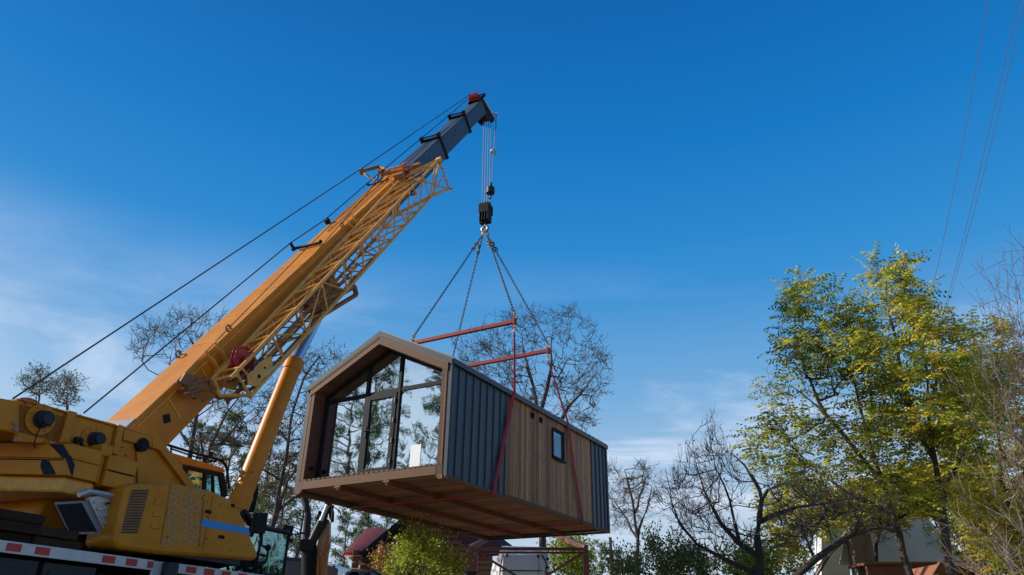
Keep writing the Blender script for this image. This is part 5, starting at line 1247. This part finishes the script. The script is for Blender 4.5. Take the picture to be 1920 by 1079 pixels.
# ------------------------------------------------------------------ white house behind the green trees
Yh = 24
def W_(x, y, Y=Yh): return at(1500+x/3.183, 740+y/3.183, Y)
wh = thing('white_house', 'white gabled house with dark roof behind the feather-leaved trees', 'house', ground(1660, Yh+2))
mb = MB(); mb.prism([W_(128,900), W_(128,720), W_(225,640), W_(275,690), W_(300,800), W_(300,1200), W_(128,1200)], V(1.0,3.2,0)); part('gable_wall', mb, M['whitewall'], wh)
mb = MB(); mb.prism([W_(140,690,23.7), W_(205,610,23.7), W_(520,490,25.5), W_(540,520,25.5), W_(230,640,23.7), W_(150,715,23.7)], V(.6,1.6,-.05)); part('upper_roof', mb, M['brick'], wh, .01)
mb = MB(); mb.prism([W_(225,640,23.9), W_(540,500,25.4), W_(820,800,25.4), W_(1010,985,25.4), W_(1000,1010,25.4), W_(330,1010,24.2)], V(.2,.9,0)); part('grey_side_wall', mb, M['siding'], wh)
for a, b in (((800,800),(985,985)),((500,480),(600,575))):
    mb = MB(); mb.bar(W_(*a,25.0), W_(*b,25.0), .14, .10); part('white_barge_board', mb, M['white'], wh, .006)
mb = MB()
for k in range(9): a = lerp(V(575,545), V(640,480), k/8); b = lerp(V(620,590), V(705,520), k/8); mb.bar(W_(a[0],a[1],24.8), W_(b[0],b[1],24.8), .12, .04)
part('ribbed_roof', mb, M['purpletile'], wh)
for (x, y, w_, h_) in ((205,710,22,80),(225,700,20,80),(150,780,22,70)):
    mb = MB(); P = [W_(x,y,23.95), W_(x+w_,y-12,23.95), W_(x+w_,y+h_-12,23.95), W_(x,y+h_,23.95)]; mb.prism(P, V(0,.04,0)); wn = part('window', mb, M['frame'], wh, .004)
    mb = MB(); c = sum(P)/4; mb.prism([c+(p-c)*.72+V(0,-.012,0) for p in P], V(0,.008,0)); part('window_pane', mb, M['glass2'], wn)
for k in range(8):
    pass
mb = MB()
for k in range(9): z_a, z_b = W_(130,1045-20*k), W_(330,1045-20*k); mb.box(Frame(V(W_(130,1045)[0], 22.6, z_a[2]), V(1,0,0), V(0,1,0), Z3), .04*k, z_b[0]-z_a[0], 0, .06, 0, .115)
part('annex_siding', mb, M['siding'], wh)
mb = MB(); mb.prism([W_(95,1079,22.4), W_(200,930,22.4), W_(290,800,22.4), W_(325,810,22.4), W_(325,860,22.4), W_(290,860,22.4), W_(140,1000,22.4), W_(115,1079,22.4)], V(0,.25,0)); part('annex_roof_edge', mb, M['brick'], wh, .01)
mb = MB(); q = W_(340,790,22.2); mb.box(Frame(V(q[0], 22.2, GZ), V(1,0,0), V(0,1,0), Z3), -.22, .22, 0, .4, 0, q[2]-GZ); part('masonry_pillar', mb, M['brick'], wh, .01)
mb = MB(); mb.prism([W_(390,1000,21.5), W_(850,998,21.5), W_(860,1014,21.5), W_(390,1016,21.5)], V(0,1.2,0)); mb.box(Frame(W_(395,1016,21.6), V(1,0,0), V(0,1,0), Z3), 0, 3.3, 0, .1, -2.2, 0); part('porch_canopy', mb, M['under'], wh, .005)
sh_ = thing('rusty_shed', 'rusty metal shed roof at the foot of the trees, lower right', 'shed', ground(1800, 18))
mb = MB(); mb.prism([W_(790,1079,18), W_(835,1005,18), W_(1140,998,19), W_(1200,1060,18)], V(0,.05,.04)); part('rusty_roof', mb, M['rust'], sh_, .006)
mb = MB(); mb.prism([W_(830,1010,18.6), W_(1130,1010,18.8), W_(1150,1500,18.8), W_(810,1500,18.6)], V(0,1.5,0)); part('shed_wall', mb, M['under'], sh_)
# ------------------------------------------------------------------ utility pole and overhead wires
up_ = thing('utility_pole', 'slim dark utility pole in the distance right of the steel stand', 'utility pole', ground(1147, 55))
q = ground(1147, 55); tp = at(1145, 1008, 55); mb = MB(); mb.tube(q, V(q[0], 55, tp[2]), .16, .11, n=10); part('mast', mb, M['pole'], up_)
mb = MB(); mb.bar(V(q[0]-.7, 55, tp[2]-.9), V(q[0]+.7, 55, tp[2]-.9), .08, .08)
for s in (-.6,.6): mb.tube(V(q[0]+s, 55, tp[2]-.9), V(q[0]+s, 55, tp[2]-.65), .05, n=8)
part('cross_arm', mb, M['pole'], up_)
def wire(label, pa, pb, Ya, Yb):
    a, b = at(*pa, Ya), at(*pb, Yb); pts = []
    for u in np.linspace(-.35, 1.15, 26): p = a+(b-a)*u; p[2] -= .6*(1-(2*u-1)**2)*.35; pts.append(p)
    mb = MB(); mb.path(pts, .009, 5); solo('overhead_wire', mb, M['wire'], label, 'wire', 'overhead wires at top right')
wire('leftmost thin overhead wire dropping from the top right sky', (1853,0), (1742,570), 16, 30)
wire('middle overhead wire at the top right, one of a close pair', (1908,0), (1768,590), 15, 30)
wire('rightmost overhead wire at the top right, one of a close pair', (1921,0), (1776,575), 15.3, 30)
# ------------------------------------------------------------------ sky, sun, camera
SUN_EL, SUN_AZ = R(27), math.atan2(-.985, .08)      # azimuth from +Y towards +X
sd = V(math.cos(SUN_EL)*math.sin(SUN_AZ), math.cos(SUN_EL)*math.cos(SUN_AZ), math.sin(SUN_EL))
sl = bpy.data.lights.new('sun', 'SUN'); sl.energy = 5.0; sl.angle = R(.5); sl.color = (1, .93, .82)
so = bpy.data.objects.new('sun', sl); COL.objects.link(so); so.rotation_euler = Vector(sd).to_track_quat('Z', 'Y').to_euler(); so.location = (0,0,40)
w = bpy.data.worlds.new('World'); SC.world = w; w.use_nodes = True; nt = w.node_tree; N = nt.nodes; L = nt.links
bg = N['Background']; sky = N.new('ShaderNodeTexSky'); sky.sky_type = 'NISHITA'; sky.sun_disc = False
sky.sun_elevation = SUN_EL; sky.sun_rotation = SUN_AZ; sky.air_density = 1.0; sky.dust_density = .6; sky.ozone_density = 2.5; sky.altitude = 100
hsv = N.new('ShaderNodeHueSaturation'); hsv.inputs['Saturation'].default_value = 1.0; hsv.inputs['Value'].default_value = 1.0; hsv.inputs['Hue'].default_value = .5
tc = N.new('ShaderNodeTexCoord'); sep = N.new('ShaderNodeSeparateXYZ'); L.new(tc.outputs['Generated'], sep.inputs[0])
rp_ = N.new('ShaderNodeValToRGB'); L.new(sep.outputs[2], rp_.inputs[0]); els = rp_.color_ramp.elements
RAMP = [(.0,(4.6,5.1,5.6)),(.15,(3.3,4.4,5.6)),(.30,(1.15,3.0,5.3)),(.44,(.21,2.05,4.95)),(.60,(.02,1.4,4.2)),(.78,(.0,.80,3.0)),(1,(.0,.55,2.3))]
els[0].position = 0; els[0].color = (*[c/10 for c in RAMP[0][1]],1); els[1].position = 1; els[1].color = (*[c/10 for c in RAMP[-1][1]],1)
for p_, c_ in RAMP[1:-1]: e_ = els.new(p_); e_.color = (*[c/10 for c in c_],1)
sc_ = N.new('ShaderNodeVectorMath'); sc_.operation = 'SCALE'; sc_.inputs['Scale'].default_value = 10; L.new(rp_.outputs[0], sc_.inputs[0])
mm = N.new('ShaderNodeMix'); mm.data_type = 'RGBA'; mm.inputs['Factor'].default_value = .93; L.new(sky.outputs[0], mm.inputs['A']); L.new(sc_.outputs[0], mm.inputs['B'])
L.new(mm.outputs['Result'], hsv.inputs['Color'])
# thin cirrus: project the direction on a high plane
zz = N.new('ShaderNodeMath'); zz.operation = 'MAXIMUM'; zz.inputs[1].default_value = .03; L.new(sep.outputs[2], zz.inputs[0])
dv = N.new('ShaderNodeVectorMath'); dv.operation = 'DIVIDE'; cmb = N.new('ShaderNodeCombineXYZ')
for i in range(3): L.new(zz.outputs[0], cmb.inputs[i])
L.new(tc.outputs['Generated'], dv.inputs[0]); L.new(cmb.outputs[0], dv.inputs[1])
mp = N.new('ShaderNodeMapping'); mp.inputs['Scale'].default_value = (.45, .75, 1); mp.inputs['Rotation'].default_value = (0,0,R(-35)); L.new(dv.outputs[0], mp.inputs['Vector'])
nz = N.new('ShaderNodeTexNoise'); nz.inputs['Scale'].default_value = 1.1; nz.inputs['Detail'].default_value = 9; nz.inputs['Roughness'].default_value = .6; nz.inputs['Distortion'].default_value = .5
L.new(mp.outputs[0], nz.inputs['Vector'])
cr1 = N.new('ShaderNodeMapRange'); cr1.interpolation_type = 'SMOOTHSTEP'; cr1.inputs[1].default_value = .42; cr1.inputs[2].default_value = .68; L.new(nz.outputs[0], cr1.inputs[0])
el = N.new('ShaderNodeMapRange'); el.interpolation_type = 'SMOOTHSTEP'; el.inputs[1].default_value = .50; el.inputs[2].default_value = .22; el.inputs[3].default_value = 0; el.inputs[4].default_value = 1; L.new(sep.outputs[2], el.inputs[0])
mu = N.new('ShaderNodeMath'); mu.operation = 'MULTIPLY'; L.new(cr1.outputs[0], mu.inputs[0]); L.new(el.outputs[0], mu.inputs[1])
mu2 = N.new('ShaderNodeMath'); mu2.operation = 'MULTIPLY'; mu2.inputs[1].default_value = .85; L.new(mu.outputs[0], mu2.inputs[0])
# even pale veil low down
veil = N.new('ShaderNodeMapRange'); veil.interpolation_type = 'SMOOTHSTEP'; veil.inputs[1].default_value = .52; veil.inputs[2].default_value = .05; veil.inputs[3].default_value = 0; veil.inputs[4].default_value = .12; L.new(sep.outputs[2], veil.inputs[0])
mxm = N.new('ShaderNodeMath'); mxm.operation = 'MAXIMUM'; L.new(mu2.outputs[0], mxm.inputs[0]); L.new(veil.outputs[0], mxm.inputs[1])
mix = N.new('ShaderNodeMix'); mix.data_type = 'RGBA'; L.new(mxm.outputs[0], mix.inputs['Factor']); L.new(hsv.outputs[0], mix.inputs['A']); mix.inputs['B'].default_value = (5.2, 6.0, 7.3, 1)
# milky glow of the thin cloud round the low sun
dp = N.new('ShaderNodeVectorMath'); dp.operation = 'DOT_PRODUCT'; dp.inputs[1].default_value = (math.sin(SUN_AZ), math.cos(SUN_AZ), .25); L.new(tc.outputs['Generated'], dp.inputs[0])
gl = N.new('ShaderNodeMapRange'); gl.interpolation_type = 'SMOOTHSTEP'; gl.inputs[1].default_value = .55; gl.inputs[2].default_value = 1.05; gl.inputs[3].default_value = 0; gl.inputs[4].default_value = 1.0; L.new(dp.outputs['Value'], gl.inputs[0])
mg = N.new('ShaderNodeMix'); mg.data_type = 'RGBA'; ge = N.new('ShaderNodeMath'); ge.operation = 'MULTIPLY'; L.new(gl.outputs[0], ge.inputs[0]); L.new(el.outputs[0], ge.inputs[1]); L.new(ge.outputs[0], mg.inputs['Factor']); L.new(mix.outputs['Result'], mg.inputs['A']); mg.inputs['B'].default_value = (6.6, 7.2, 8.0, 1)
L.new(mg.outputs['Result'], bg.inputs[0]); bg.inputs[1].default_value = .11
cam = bpy.data.cameras.new('camera'); co = bpy.data.objects.new('camera', cam); COL.objects.link(co); SC.camera = co
cam.sensor_fit = 'HORIZONTAL'; cam.sensor_width = 36; cam.lens = 36*FOC/1920; cam.clip_start = .1; cam.clip_end = 3000
from mathutils import Matrix
m = Matrix([[RT[0], UP[0], -FW[0], 0],[RT[1], UP[1], -FW[1], 0],[RT[2], UP[2], -FW[2], 0],[0,0,0,1]]); co.matrix_world = m
SC.view_settings.view_transform = 'Standard'; SC.view_settings.look = 'None'; SC.view_settings.exposure = .30; SC.view_settings.gamma = 1
